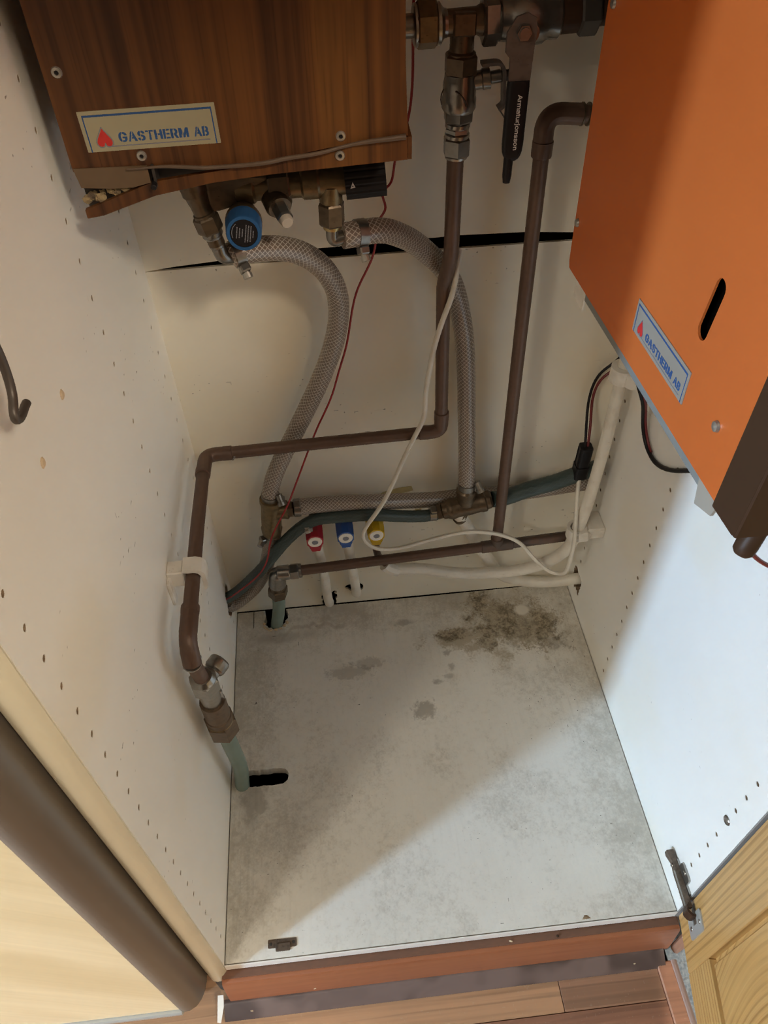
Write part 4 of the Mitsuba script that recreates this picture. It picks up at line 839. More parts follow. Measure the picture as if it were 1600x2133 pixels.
# the small ball cock below the tee
sc = thing('ball_valve', 'small steel ball valve hanging below the brass tee at the top', 'valve')
x0_ = P_(0.051)[0]
add('top_nut', hexnut((x0_, YV, 0.8285), (x0_, YV, 0.8130), 0.0285, turn=0.05), 'm_brass_dark', parent=sc)
add('body', lathe([(0.0128, 0.0), (0.0132, 0.004), (0.0140, 0.008), (0.0140, 0.017), (0.0146, 0.019), (0.0146, 0.026), (0.0128, 0.029)], (x0_, YV, 0.8140), (0, 0, -1), 30), 'm_chrome_dull', smooth=35, parent=sc)
add('lower_hexagon', hexnut((x0_, YV, 0.7870), (x0_, YV, 0.7765), 0.0265, turn=0.05), 'm_chrome_dull', parent=sc)
add('neck', lathe([(0.0095, 0), (0.0108, 0.001), (0.0108, 0.004), (0.0095, 0.005)], (x0_, YV, 0.7765), (0, 0, -1), 26), 'm_chrome', smooth=35, parent=sc)
add('small_hexagon', hexnut((x0_, YV, 0.7725), (x0_, YV, 0.7665), 0.0215, turn=0.35), 'm_chrome', parent=sc)
add('ring', lathe([(0.0085, 0), (0.0108, 0.0006), (0.0108, 0.0034), (0.0095, 0.004)], (x0_, YV, 0.7672), (0, 0, -1), 28), 'm_chrome', smooth=35, parent=sc)
add('union_nut', hexnut((x0_, YV, 0.7640), (x0_, YV, 0.7480), 0.0248, turn=0.05), 'm_chrome_dull', parent=sc)
add('nut_lip', lathe([(0.0082, 0), (0.0100, 0.0004), (0.0098, 0.0024), (0.0080, 0.003)], (x0_, YV, 0.7484), (0, 0, -1), 28), 'm_chrome', smooth=35, parent=sc)
add('spindle', lathe([(0.0072, 0.0), (0.0072, 0.018), (0.0082, 0.019), (0.0082, 0.025), (0.0050, 0.026), (0.0050, 0.034)], (x0_, YV, 0.8060), (1, -0.10, 0.16), 20), 'm_chrome_dull', smooth=35, parent=sc)
hp = fillet([(0.3290, -0.080, 0.8215), (0.3475, -0.080, 0.8225), (0.3500, -0.081, 0.7900), (0.3455, -0.081, 0.7870)], 0.008)
hw = [place(box(-0.0011, 0.0011, -0.0055, 0.0055, 0, 0.0001), p_, (1, 0, 0), (0, 1, 0)) for p_ in hp]
V = []; F = []
for i, p_ in enumerate(hp):
    tt = np.gradient(hp, axis=0)[i]; tt /= np.linalg.norm(tt); nn = np.cross(tt, (0, 1, 0)); nn /= np.linalg.norm(nn)
    V += [p_ + nn * a + np.array([0, b, 0]) for a, b in ((-0.0012, -0.0055), (0.0012, -0.0055), (0.0012, 0.0055), (-0.0012, 0.0055))]
for i in range(len(hp) - 1):
    for q in range(4):
        a, b = i * 4 + q, i * 4 + (q + 1) % 4; F += [(a, b, b + 4), (a, b + 4, a + 4)]
m_ = (len(hp) - 1) * 4; F += [(0, 2, 1), (0, 3, 2), (m_, m_ + 1, m_ + 2), (m_, m_ + 2, m_ + 3)]
add('handle', outward(trimesh.Trimesh(np.array(V), np.array(F), process=False)), 'm_lever_steel', smooth=40, parent=sc)
add('handle_pin', rod((0.3455, -0.0790, 0.8110), (0.3555, -0.0800, 0.8125), 0.0042, 14), 'm_dark_steel', parent=sc)
add('loose_wire', tube(spline([(0.3460, -0.081, 0.7875), (0.3510, -0.085, 0.7810), (0.3570, -0.082, 0.7735)], 0.002), 0.0006, 6), 'm_dark_steel', parent=sc)
fl_ = [tube(spline([(x0_ - 0.014, YV - 0.004, 0.8035), (x0_ - 0.0165, YV - 0.007, 0.7990), (x0_ - 0.0160, YV - 0.008, 0.7930)], 0.001), 0.0005, 5), tube(spline([(x0_ - 0.006, YV - 0.0138, 0.8045), (x0_ + 0.001, YV - 0.0155, 0.7990), (x0_ + 0.004, YV - 0.0155, 0.7925)], 0.001), 0.0006, 5)]
note(add('hemp_strand', cat(*fl_), 'm_dark_steel', parent=sc), 'strands of dark sealing hemp')

# ------------------------------------------------------------------ copper pipes (15 mm) with capillary fittings
RP = 0.0076
def socket(parent, c, d, L=0.015, r=0.0090, name='socket', mat='m_copper'):
    return add(name, lathe([(RP, -L / 2 - 0.0006), (r, -L / 2), (r, L / 2 - 0.002), (r * 0.98, L / 2), (RP, L / 2 + 0.001)], c, d, 26), mat, smooth=40, parent=parent)
cp = thing('copper_pipe', 'copper pipe dropping from the ball valve, then across left and forward along the side', 'pipe', 'copper pipes')
a0, a1, a2, a3 = (0.3130, -0.072, 0.7520), (0.3143, -0.070, 0.6500), (0.3108, -0.0555, 0.6080), (0.3158, -0.055, 0.4090)
add('drop', tube(fillet([a0, a1, a2, (0.3155, -0.055, 0.4320)], 0.030), RP, 22), 'm_copper', smooth=True, parent=cp)
e1 = tube(fillet([(0.3157, -0.055, 0.4330), (0.3160, -0.055, 0.4086), (0.2920, -0.055, 0.4082)], 0.019, 12), 0.0086, 22); add('elbow', e1, 'm_copper', smooth=True, parent=cp)
socket(cp, (0.3157, -0.055, 0.4330), (0, 0, 1), 0.012); socket(cp, (0.2950, -0.055, 0.4082), (1, 0, 0), 0.012)
add('cross_run', tube([(0.2980, -0.055, 0.4082), (0.17, -0.055, 0.4045), (0.0480, -0.0555, 0.4006)], RP, 22), 'm_copper', smooth=True, parent=cp)
add('elbow', tube(fillet([(0.0540, -0.0555, 0.4008), (0.0265, -0.0555, 0.4000), (0.0262, -0.0920, 0.4050)], 0.022, 12), 0.0087, 22), 'm_copper', smooth=True, parent=cp)
socket(cp, (0.0530, -0.0555, 0.4007), (1, 0, 0.02), 0.010); socket(cp, (0.0260, -0.0900, 0.4045), (0, 1, -0.1), 0.012)
add('solder', cat(*[ball((0.0590 + 0.0012 * i, -0.0630, 0.3985 + 0.002 * (i - 1)), 0.0014, sub=1) for i in range(3)]), 'm_chrome_dull', parent=cp)
add('forward_run', tube([(0.0261, -0.0860, 0.4040), (0.0260, -0.18, 0.4085), (0.0260, -0.2960, 0.4075)], RP, 22), 'm_copper', smooth=True, parent=cp)
add('elbow', tube(fillet([(0.0260, -0.2900, 0.4076), (0.0260, -0.3300, 0.4076), (0.0264, -0.3400, 0.3830)], 0.026, 12), np.r_[np.full(3, 0.0090), np.full(9, 0.0088), np.full(3, 0.0092)], 24), 'm_copper', smooth=True, parent=cp)
socket(cp, (0.0260, -0.2930, 0.4076), (0, -1, 0), 0.008, 0.0094)
add('stub', rod((0.0264, -0.3390, 0.3860), (0.0276, -0.3320, 0.3400), RP, 24), 'm_copper', smooth=35, parent=cp)
add('solder_ring', lathe([(0.0078, -0.001), (0.0094, -0.0006), (0.0092, 0.0010), (0.0078, 0.0022)], (0.0265, -0.3395, 0.3826), (0.05, 0.15, -1), 24), 'm_chrome', smooth=40, parent=cp)
add('solder_drip', cat(ball((0.0330, -0.3330, 0.3830), 0.0024, (1, 1, 1), 1), ball((0.0185, -0.3400, 0.3770), 0.0022, (1, 1, 1), 1)), 'm_chrome', parent=cp)

cp2 = thing('copper_pipe', 'straight upright copper pipe bent over at its top towards the orange heater', 'pipe', 'copper pipes')
add('upright', tube([(0.3993, -0.0470, 0.7335), (0.4012, -0.0510, 0.5600), (0.4070, -0.055, 0.1880)], RP, 22), 'm_copper', smooth=True, parent=cp2)
add('elbow', tube(fillet([(0.3993, -0.0470, 0.7330), (0.3990, -0.0455, 0.7690), (0.4340, -0.045, 0.7655)], 0.024, 14), 0.0092, 24), 'm_copper', smooth=True, parent=cp2)
socket(cp2, (0.3993, -0.0469, 0.7380), (0, 0, -1), 0.014, 0.0098)
add('top_run', rod((0.4290, -0.045, 0.7659), (0.5000, -0.045, 0.7610), RP, 22), 'm_copper', smooth=35, parent=cp2)
add('solder_ring', cat(*[lathe([(0.0078, -0.0008), (0.0100, -0.0004), (0.0100, 0.0008), (0.0078, 0.0012)], (x, -0.045, 0.7660 - 0.06 * (x - 0.429)), (1, 0, -0.06), 22) for x in (0.4325, 0.4385)]), 'm_brass_dark', smooth=40, parent=cp2)
add('lower_run', tube([(0.1150, -0.055, 0.1616), (0.2800, -0.055, 0.1713), (W + 0.004, -0.055, 0.1888)], RP, 22), 'm_copper', smooth=True, parent=cp2)
add('tee', cat(lathe([(RP, -0.0232), (0.0090, -0.0225), (0.0090, 0.0225), (RP, 0.0232)], (0.4078, -0.055, 0.1790), (1, 0, 0.066), 26), lathe([(0.0090, 0.0), (0.0090, 0.0145), (0.0095, 0.0160), (RP, 0.0170)], (0.4074, -0.055, 0.1795), (-0.005, 0.036, 1), 26)), 'm_copper', smooth=40, parent=cp2)
add('compression_nut', cat(hexnut((0.1035, -0.055, 0.1608), (0.1170, -0.055, 0.1617), 0.0245, turn=0.3), lathe([(0.0082, 0), (0.0108, 0.0006), (0.0104, 0.0040), (RP, 0.0045)], (0.1165, -0.055, 0.1617), (1, 0, 0.06), 24)), 'm_chrome_dull', parent=cp2)
add('angle_body', cat(lathe([(0.0100, 0.0), (0.0112, 0.002), (0.0112, 0.018), (0.0095, 0.020)], (0.1040, -0.055, 0.1608), (-1, 0, -0.06), 24), ball((0.0840, -0.0555, 0.1560), 0.0122, (1, 1, 1), 3), lathe([(0.0115, 0.0), (0.0125, 0.012), (0.0130, 0.0225), (0.0118, 0.0235)], (0.0838, -0.0555, 0.1560), (-0.08, 0.06, -1), 28)), 'm_chrome', smooth=40, parent=cp2)
add('hose_nut', cat(lathe([(0.0110, 0.0225), (0.0122, 0.024), (0.0122, 0.032), (0.0108, 0.033)], (0.0838, -0.0555, 0.1560), (-0.08, 0.06, -1), 28), hexnut((0.0813, -0.0537, 0.1255), (0.0798, -0.0525, 0.1060), 0.0300, turn=0.3)), 'm_brass_dark', parent=cp2)
k = free('green_hose')
hose('green_hose', [(0.0800, -0.0528, 0.1090), (0.0790, -0.0510, 0.0900), (0.0755, -0.0470, 0.0600), (0.0690, -0.0360, 0.0200), (0.0640, -0.0270, -0.0100), (0.060, -0.020, -0.05)], 0.0098, 'm_hose_pale_green', 'pale green hose from the chrome elbow at the back into the base board notch', 'green hoses')

# fitting on the end of the left copper pipe, and its green hose into the slot
ft = thing('hose_coupling', 'chrome and brown brass coupling between the left copper pipe and the pale green hose', 'pipe fitting')
q0, q1 = np.array([0.0281, -0.3310, 0.3420]), np.array([0.0245, -0.3140, 0.1960]); dq = (q1 - q0) / np.linalg.norm(q1 - q0)
def on_axis(prof, n=30): return lathe(prof, q0, dq, n)
add('collar', on_axis([(0.0078, -0.004), (0.0100, -0.0035), (0.0122, 0.000), (0.0138, 0.0015), (0.0138, 0.0040), (0.0120, 0.0055)]), 'm_chrome', smooth=30, parent=ft)
add('compression_nut', hexnut(q0 + dq * 0.0025, q0 + dq * 0.0260, 0.0310, turn=0.75), 'm_chrome', parent=ft)
add('body', on_axis([(0.0110, 0.025), (0.0114, 0.030), (0.0114, 0.052), (0.0108, 0.060), (0.0100, 0.070)]), 'm_chrome', smooth=30, parent=ft)
add('side_rib', place(box(-0.003, 0.003, 0, 0.0135, -0.020, 0.006, 0.001), q0 + dq * 0.052, (0.35, -0.94, 0), (0.94, 0.35, 0)), 'm_chrome', parent=ft)
sd = np.array([0.55, 0.78, 0.10]); sd /= np.linalg.norm(sd); so = q0 + dq * 0.012
sp_ = add('side_port', lathe([(0.0085, 0.0), (0.0085, 0.014), (0.0105, 0.0155), (0.0115, 0.018), (0.0115, 0.027), (0.0100, 0.029), (0.0, 0.029)], so, sd, 26), 'm_chrome_dull', smooth=35, parent=ft)
add('sleeve', on_axis([(0.0110, 0.060), (0.0138, 0.0605), (0.0142, 0.0625), (0.0146, 0.098), (0.0134, 0.099), (0.0134, 0.101), (0.0152, 0.102), (0.0155, 0.112), (0.0148, 0.113)]), 'm_brass_brown', smooth=30, parent=ft)
add('hose_nut', hexnut(q0 + dq * 0.1135, q0 + dq * 0.1480, 0.0375, turn=0.65), 'm_brass_brown', parent=ft)
add('nut_rim', on_axis([(0.0150, 0.112), (0.0162, 0.1130), (0.0158, 0.1145)]), 'm_brass', smooth=30, parent=ft)
hose('green_hose', [q0 + dq * 0.140, (0.0243, -0.3110, 0.1650), (0.0246, -0.3060, 0.1150), (0.0228, -0.3000, 0.0550), (0.0165, -0.2960, 0.0020), (0.0155, -0.2900, -0.05)], 0.0098, 'm_hose_pale_green', 'pale green hose from the brown coupling down into the long slot', 'green hoses')

# ------------------------------------------------------------------ drain cocks with coloured knobs
def knob(parent, c, d, mat, r=0.0125, L=0.040):
    u, v, w_ = basis(d)
    oct_ = [(r * 1.04 * math.cos(a), r * 1.18 * math.sin(a) - 0.001) for a in np.radians(np.arange(22.5, 382, 45))]
    a0 = Polygon(oct_); c = np.asarray(c, float)
    m1 = extr(a0, L * 0.72, c - w_ * L * 0.95, u, v)
    n_ = 8; V = np.vstack([np.array([(c - w_ * L * 0.23) + u * x + v * y for x, y in oct_]), np.array([c + u * x * 0.93 + v * (y * 0.93 + 0.0002) for x, y in oct_])])
    m2 = trimesh.convex.convex_hull(V)
    kk = add('knob', cat(m1, m2), mat, parent=parent)
    add('knob_tip', trimesh.convex.convex_hull(np.vstack([np.array([c - w_ * q_ + u * x - np.array([0, 0, r * 1.0]) for q_ in (0.0015, 0.014) for x in (-0.0088, 0.0088)]), np.array([c - w_ * q_ + u * x - np.array([0, 0, r * 1.95]) for q_ in (0.0035, 0.012) for x in (-0.0055, 0.0055)])])), mat, parent=kk)
    f = add('face', lathe([(0.0, 0.0011), (r * 0.76, 0.0011), (r * 0.80, 0.0)], c, w_, 28), 'm_white_face', parent=kk)
    add('print', lathe([(0.0, 0.0014), (r * 0.34, 0.0014), (r * 0.36, 0.0010)], c, w_, 18), 'm_grey_print', parent=kk)
    return kk
dkd = np.array([0.03, -1.0, -0.02])
for nm, mat, kc, tube_pts in (('red', 'm_red', (0.1456, -0.064, 0.2320), [(0.1462, -0.042, 0.2060), (0.1474, -0.035, 0.1800), (0.1504, -0.030, 0.1320), (0.1516, -0.020, 0.0640), (0.1530, -0.010, 0.0190), (0.1536, 0.006, -0.002)]),
                             ('blue', 'm_blue', (0.1884, -0.064, 0.2345), [(0.1905, -0.042, 0.2060), (0.1918, -0.035, 0.1780), (0.1945, -0.030, 0.1280), (0.1979, -0.020, 0.0700), (0.1990, -0.010, 0.0370), (0.1994, 0.008, 0.018)])):
    dk = thing('drain_cock', f'drain cock with a {nm} knob and a white pipe into the back', 'valve', 'drain cocks')
    knob(dk, kc, dkd, mat)
    add('stem', rod((kc[0], -0.002, kc[2] - 0.006), (kc[0], -0.030, kc[2] - 0.002), 0.0070, 18), 'm_dark_steel', parent=dk)
    note(add('drain_pipe', tube(spline(tube_pts, 0.004), 0.0076, 18), 'm_white_hose', smooth=True, parent=dk), 'grubby white plastic drain pipe')
    g = np.random.default_rng(len(nm))
dk = thing('drain_cock', 'drain cock with a yellow knob and a short brown pipe', 'valve', 'drain cocks')
knob(dk, (0.2312, -0.064, 0.2340), dkd, 'm_yellow')
add('stem', rod((0.2312, -0.002, 0.228), (0.2312, -0.030, 0.232), 0.0070, 18), 'm_dark_steel', parent=dk)
note(add('drain_pipe', tube(spline([(0.2312, -0.045, 0.2080), (0.2314, -0.040, 0.1865), (0.2326, -0.039, 0.1690), (0.2389, -0.035, 0.1465), (0.2489, -0.034, 0.1302), (0.2620, -0.034, 0.1190)], 0.003), 0.0053, 16), 'm_copper', smooth=True, parent=dk), 'bent brown pipe')

# ------------------------------------------------------------------ white drain hoses
WHA = [(0.2470, -0.0345, 0.1290), (0.2561, -0.035, 0.1222), (0.2872, -0.035, 0.1178), (0.3207, -0.036, 0.1095), (0.3622, -0.038, 0.0989), (0.3998, -0.039, 0.0955), (0.4368, -0.044, 0.1000), (0.4690, -0.056, 0.1220), (0.4930, -0.067, 0.1510), (0.5090, -0.072, 0.1790), (0.516, -0.0720, 0.214), (0.521, -0.0705, 0.2514), (0.5260, -0.0660, 0.3075), (0.5268, -0.0665, 0.3794), (0.527, -0.065, 0.4393), (0.527, -0.0636, 0.4845), (0.527, -0.0622, 0.5200), (0.527, -0.0610, 0.6000)]
wa = thing('white_hose', 'white plastic hose sweeping along the back and up the right side through two clips', 'hose', 'white hoses')
pth = spline(WHA, 0.004)
add('pipe', tube(pth, np.interp(pth[:, 2], [0.10, 0.20, 0.32, 0.6], [0.0090, 0.0090, 0.0077, 0.0074]), 20), 'm_white_hose', smooth=True, parent=wa)
note(add('torn_wrap', cat(tube(spline([(0.2440, -0.0345, 0.1325), (0.2520, -0.036, 0.1250), (0.2640, -0.0365, 0.1185)], 0.002), [0.0060, 0.0078, 0.0086, 0.0098, 0.0106, 0.0102][:max(6, 0)] if False else 0.0100, 9)), 'm_white_plastic', parent=wa), 'torn white wrapping at the end')
wb = thing('white_hose', 'white plastic hose slanting from the right brass tee down to the right rear corner', 'hose', 'white hoses')
add('pipe', tube(spline([(0.3470, -0.046, 0.2480), (0.3671, -0.036, 0.2011), (0.3924, -0.022, 0.1382), (0.4178, -0.0135, 0.0829), (0.4325, -0.0115, 0.0556), (0.4540, -0.0120, 0.0392), (0.4825, -0.015, 0.0310), (0.5191, -0.025, 0.0380), (0.5432, -0.034, 0.0516), (0.562, -0.036, 0.055)], 0.004), 0.0093, 20), 'm_white_hose', smooth=True, parent=wb)
add('end_band', lathe([(0.0094, -0.003), (0.0104, -0.003), (0.0104, 0.003), (0.0094, 0.003)], (0.3522, -0.0427, 0.2335), (0.5, 0.09, -0.9), 22), 'm_brass_dark', parent=wb)
# pipe clips
def saddle(parent, c, wall_n, along, r, out_to, w=0.016, mat='m_white_plastic'):
    """split pipe clip: base block from the wall, saddle round the pipe. c: pipe centre."""
    c = np.asarray(c, float); wn = np.asarray(wall_n, float); al = np.asarray(along, float) / np.linalg.norm(along)
    up_ = np.cross(al, wn)
    outer = Point(0, 0).buffer(r + 0.0042, quad_segs=10).union(sbox(-(r + 0.0042), -(r + 0.012), r + 0.0042, 0)).difference(Point(0, 0).buffer(r + 0.0003, quad_segs=10)).difference(sbox(-r - 0.0003, -0.05, r + 0.0003, 0))
    outer = outer.union(sbox(-(r + 0.0042), -(r + 0.004), r + 0.0042, -(r + 0.0003)))
    k = add('saddle', extr(outer, w, c - al * w / 2, up_, wn), mat, parent=parent)
    return k
cl = thing('pipe_clip', 'white plastic pipe clip holding the left copper pipe to the left side board', 'pipe clip', 'white pipe clips')
cc = np.array([0.0260, -0.2440, 0.4078])
add('base', box(0.0, 0.0172, -0.2530, -0.2350, 0.3960, 0.4180, 0.0012), 'm_white_plastic', parent=cl)
prof = Polygon([(0.0170, 0.0105), (0.0172, 0.0135), (0.0300, 0.0135), (0.0365, 0.0110), (0.0395, 0.0050), (0.0395, -0.0090), (0.0380, -0.0170), (0.0355, -0.0200), (0.0345, -0.0180), (0.0350, -0.0090), (0.0350, 0.0030), (0.0325, 0.0075), (0.0285, 0.0095), (0.0230, 0.0090)])
add('saddle', extr(prof, 0.0185, (0, cc[1] + 0.0090, cc[2]), (1, 0, 0), (0, 0, 1)), 'm_white_plastic', smooth=30, parent=cl)
add('back_plate', box(0.0, 0.0040, -0.2620, -0.2500, 0.3760, 0.4120, 0.0010), 'm_white_plastic', parent=cl)
cl = thing('pipe_clip', 'white plastic pipe clip below the orange heater at the top of the white hose', 'pipe clip', 'white pipe clips')
add('ring', extr(Point(0, 0).buffer(0.0150, quad_segs=10).difference(Point(0, 0).buffer(0.0080, quad_segs=10)), 0.0190, (0.527, -0.0640, 0.4740), (1, 0, 0), (0, 1, 0)), 'm_white_plastic', smooth=30, parent=cl)
add('base', box(0.5360, W, -0.0830, -0.0470, 0.4740, 0.4920, 0.0030), 'm_white_plastic', parent=cl)
add('lug', lathe([(0.0105, 0), (0.0112, 0.001), (0.0112, 0.0160), (0.0100, 0.0175)], (0.5360, -0.0760, 0.4745), (0, 0, 1), 22), 'm_white_plastic', smooth=30, parent=cl)
add('screw_hole', lathe([(0.0032, 0), (0.0032, 0.0006)], (0.5228, -0.0735, 0.4835), (-0.45, -0.85, 0), 14), 'm_black', parent=cl)
cl = thing('pipe_clip', 'dirty white plastic pipe clip low on the right side board', 'pipe clip', 'white pipe clips')
add('ring', extr(Point(0, 0).buffer(0.0140, quad_segs=10).difference(Point(0, 0).buffer(0.0097, quad_segs=10)), 0.0180, (0.5155, -0.0720, 0.2060), (1, 0, 0), (0, 1, 0)), 'm_white_plastic', smooth=30, parent=cl)
add('base', box(0.5290, W, -0.0800, -0.0420, 0.2030, 0.2230, 0.0025), 'm_white_plastic', parent=cl)
add('cap', box(0.5080, 0.5330, -0.0900, -0.0720, 0.2060, 0.2240, 0.0060), 'm_white_plastic', parent=cl)

# ------------------------------------------------------------------ wires
def wire(name, pts, r, mat, label, category='wire', n=8, step=0.004):
    k = free(name); labels[k] = {'label': label, 'category': category}
    scene[k] = mikit.ply(tube(spline(pts, step), r, n), mat, smooth=True)
    return k
wire('red_wire', [(0.2796, -0.03, 0.8562), (0.279, -0.03, 0.8357), (0.2750, -0.03, 0.7626), (0.2624, -0.035, 0.7277), (0.2577, -0.038, 0.71), (0.2491, -0.048, 0.7055), (0.2517, -0.050, 0.6928), (0.2449, -0.048, 0.6789), (0.2417, -0.05, 0.6604), (0.2351, -0.045, 0.6324), (0.2236, -0.04, 0.6059), (0.2148, -0.035, 0.5718), (0.2068, -0.034, 0.5292), (0.1973, -0.033, 0.497), (0.1846, -0.033, 0.4562), (0.1671, -0.033, 0.4168), (0.1466, -0.035, 0.3668), (0.126, -0.052, 0.3252), (0.1151, -0.064, 0.3072), (0.0985, -0.07, 0.2785), (0.0859, -0.073, 0.2494), (0.0776, -0.073, 0.2148), (0.0663, -0.073, 0.1898), (0.0449, -0.068, 0.159), (0.0198, -0.057, 0.1242), (0.0098, -0.05, 0.1081), (-0.004, -0.0455, 0.0950)], 0.0012, 'm_red_wire', 'thin red wire hanging from the water heater down across the back to the torn hole')
wire('white_cable', [(0.3268, -0.05, 0.6443), (0.3224, -0.062, 0.6247), (0.3187, -0.066, 0.6055), (0.3109, -0.066, 0.5776), (0.3028, -0.066, 0.5452), (0.2965, -0.066, 0.504), (0.2935, -0.066, 0.47), (0.2926, -0.068, 0.4465), (0.2839, -0.069, 0.4213), (0.2741, -0.065, 0.3914), (0.2635, -0.062, 0.3579), (0.246, -0.064, 0.3094), (0.2278, -0.067, 0.2766), (0.2139, -0.067, 0.2493), (0.2127, -0.067, 0.2345), (0.2223, -0.069, 0.2189), (0.241, -0.069, 0.2091), (0.2649, -0.067, 0.2069), (0.2956, -0.066, 0.2142), (0.3294, -0.067, 0.2241), (0.3594, -0.068, 0.2295), (0.3864, -0.071, 0.2282), (0.4114, -0.071, 0.2178), (0.438, -0.071, 0.1965), (0.4545, -0.075, 0.1740), (0.4708, -0.082, 0.1563), (0.4866, -0.088, 0.1457), (0.4985, -0.097, 0.1520), (0.5020, -0.103, 0.1800), (0.5040, -0.0990, 0.2130), (0.5070, -0.0814, 0.2432), (0.511, -0.057, 0.2751), (0.515, -0.0410, 0.2979)], 0.0029, 'm_white_hose', 'white cable looping from behind the left copper pipe across the knobs to the black connector', 'cable', 10)
cn = thing('cable_connector', 'black in-line connector beside the white hose at the right rear', 'connector')
ca, cb = np.array([0.5145, -0.0393, 0.2940]), np.array([0.5150, -0.0401, 0.3499]); cdn = (cb - ca) / np.linalg.norm(cb - ca)
cu, cv, _ = basis(cdn)
add('lower_half', extr(rrect(-0.0092, 0.0092, -0.0092, 0.0092, 0.003), 0.0210, ca, cu, cv), 'm_black', parent=cn)
add('upper_half', extr(rrect(-0.0082, 0.0082, -0.0082, 0.0082, 0.0035), 0.0340, ca + cdn * 0.0205, cu, cv), 'm_black', parent=cn)
add('rib', cat(*[extr(sbox(x - 0.0006, -0.0090, x + 0.0006, 0.0090), 0.030, ca + cdn * 0.022, cu, cv) for x in (-0.004, 0.004)]), 'm_black', parent=cn)
wire('red_wire', [(0.5172, -0.0400, 0.347), (0.5190, -0.0310, 0.3650), (0.5205, -0.0220, 0.3800), (0.5200, -0.0155, 0.4000), (0.5225, -0.012, 0.4240), (0.5290, -0.012, 0.4391), (0.5400, -0.012, 0.4494), (0.5520, -0.012, 0.4700)], 0.0018, 'm_dark_red_wire', 'dark red wire leaving the black connector upwards')
wire('black_wire', [(0.5135, -0.0400, 0.347), (0.5145, -0.0280, 0.3690), (0.5155, -0.0180, 0.3870), (0.5165, -0.0120, 0.4020), (0.5195, -0.0085, 0.4260), (0.5262, -0.0080, 0.4430), (0.5370, -0.0080, 0.4545), (0.5500, -0.0080, 0.4740)], 0.0018, 'm_black', 'black wire leaving the connector beside the dark red one')
R2 = [(0.5150, -0.1190, 0.5400), (0.52, -0.1203, 0.5106), (0.53, -0.1215, 0.4874), (0.545, -0.1096, 0.4445), (0.550, -0.119, 0.4224), (0.5525, -0.1402, 0.4147), (0.553, -0.1677, 0.4252), (0.553, -0.1943, 0.446), (0.553, -0.2202, 0.4707), (0.552, -0.2508, 0.4971), (0.545, -0.28, 0.53)]
wire('black_wire', R2, 0.0026, 'm_black', 'black cable looping on the right side board below the orange heater')
wire('dark_red_wire', [(a + 0.0018, b - 0.0026, c + 0.0012) for a, b, c in R2[:5]] + [(0.5530, -0.1330, 0.4180)], 0.0016, 'm_dark_red_wire', 'dark red wire lying against the black looped cable')
wire('red_wire', [(0.4090, -0.497, 0.7050), (0.4140, -0.4975, 0.6900), (0.4215, -0.4975, 0.6800), (0.4329, -0.497, 0.6702), (0.450, -0.494, 0.6580)], 0.0014, 'm_dark_red_wire', 'dark red wire hanging from the front knob of the orange heater')

# ------------------------------------------------------------------ small things
tpk = thing('masking_tape', 'strip of old yellowed tape behind the level clear hose', 'tape')
add('strip', extr(Polygon([(0.2290, 0.2440), (0.2450, 0.2450), (0.2600, 0.2470), (0.2790, 0.2505), (0.2905, 0.2530), (0.2880, 0.2620), (0.2700, 0.2605), (0.2500, 0.2550), (0.2380, 0.2490)]), 0.0006, (0, -0.0004, 0), (1, 0, 0), (0, 0, 1)), 'm_tape_yellow', parent=tpk)
note(add('curled_end', extr(Polygon([(0.2870, 0.2610), (0.2895, 0.2560), (0.2965, 0.2565), (0.2960, 0.2622), (0.2920, 0.2600)]), 0.0006, (0, -0.0030, 0), (1, 0, 0.0), (0, -0.15, 1)), 'm_tape_yellow', parent=tpk), 'brown curled end')
hk = thing('wire_hook', 'dark wire hook on the left side board at the left edge', 'hook')
add('hook', tube(spline([(0.0, -0.4285, 0.8560), (0.010, -0.4275, 0.8480), (0.0195, -0.4262, 0.8300), (0.0205, -0.4225, 0.7980), (0.0207, -0.4292, 0.7817), (0.0210, -0.4352, 0.7775), (0.0210, -0.4366, 0.7742), (0.0210, -0.4322, 0.7710), (0.0210, -0.4242, 0.7702), (0.0210, -0.4178, 0.7698)], 0.0012), 0.0024, 14), 'm_hook', smooth=True, parent=hk)
st = thing('strike_plate', 'small brown metal strike plate at the front left edge of the base board', 'strike plate')
ou = np.array([0.0520, -0.5035, 0.0]); ux = np.array([1, -0.02, 0])
add('plate', extr(rrect(0, 0.0345, 0, 0.0095, 0.0014), 0.0010, ou, ux, (0, 1, 0)), 'm_strike', parent=st)
add('raised_tab', box(0.0615, 0.0790, -0.5080, -0.4990, 0.0005, 0.0032, 0.0008), 'm_strike', parent=st)
for x in (0.0555, 0.0830):
    k = add('screw', lathe([(0.0, 0.0014), (0.0015, 0.0014), (0.0019, 0.0009)], (x, -0.4990, 0.0), (0, 0, 1), 12), 'm_dark_steel', parent=st)
g = np.random.default_rng(12)
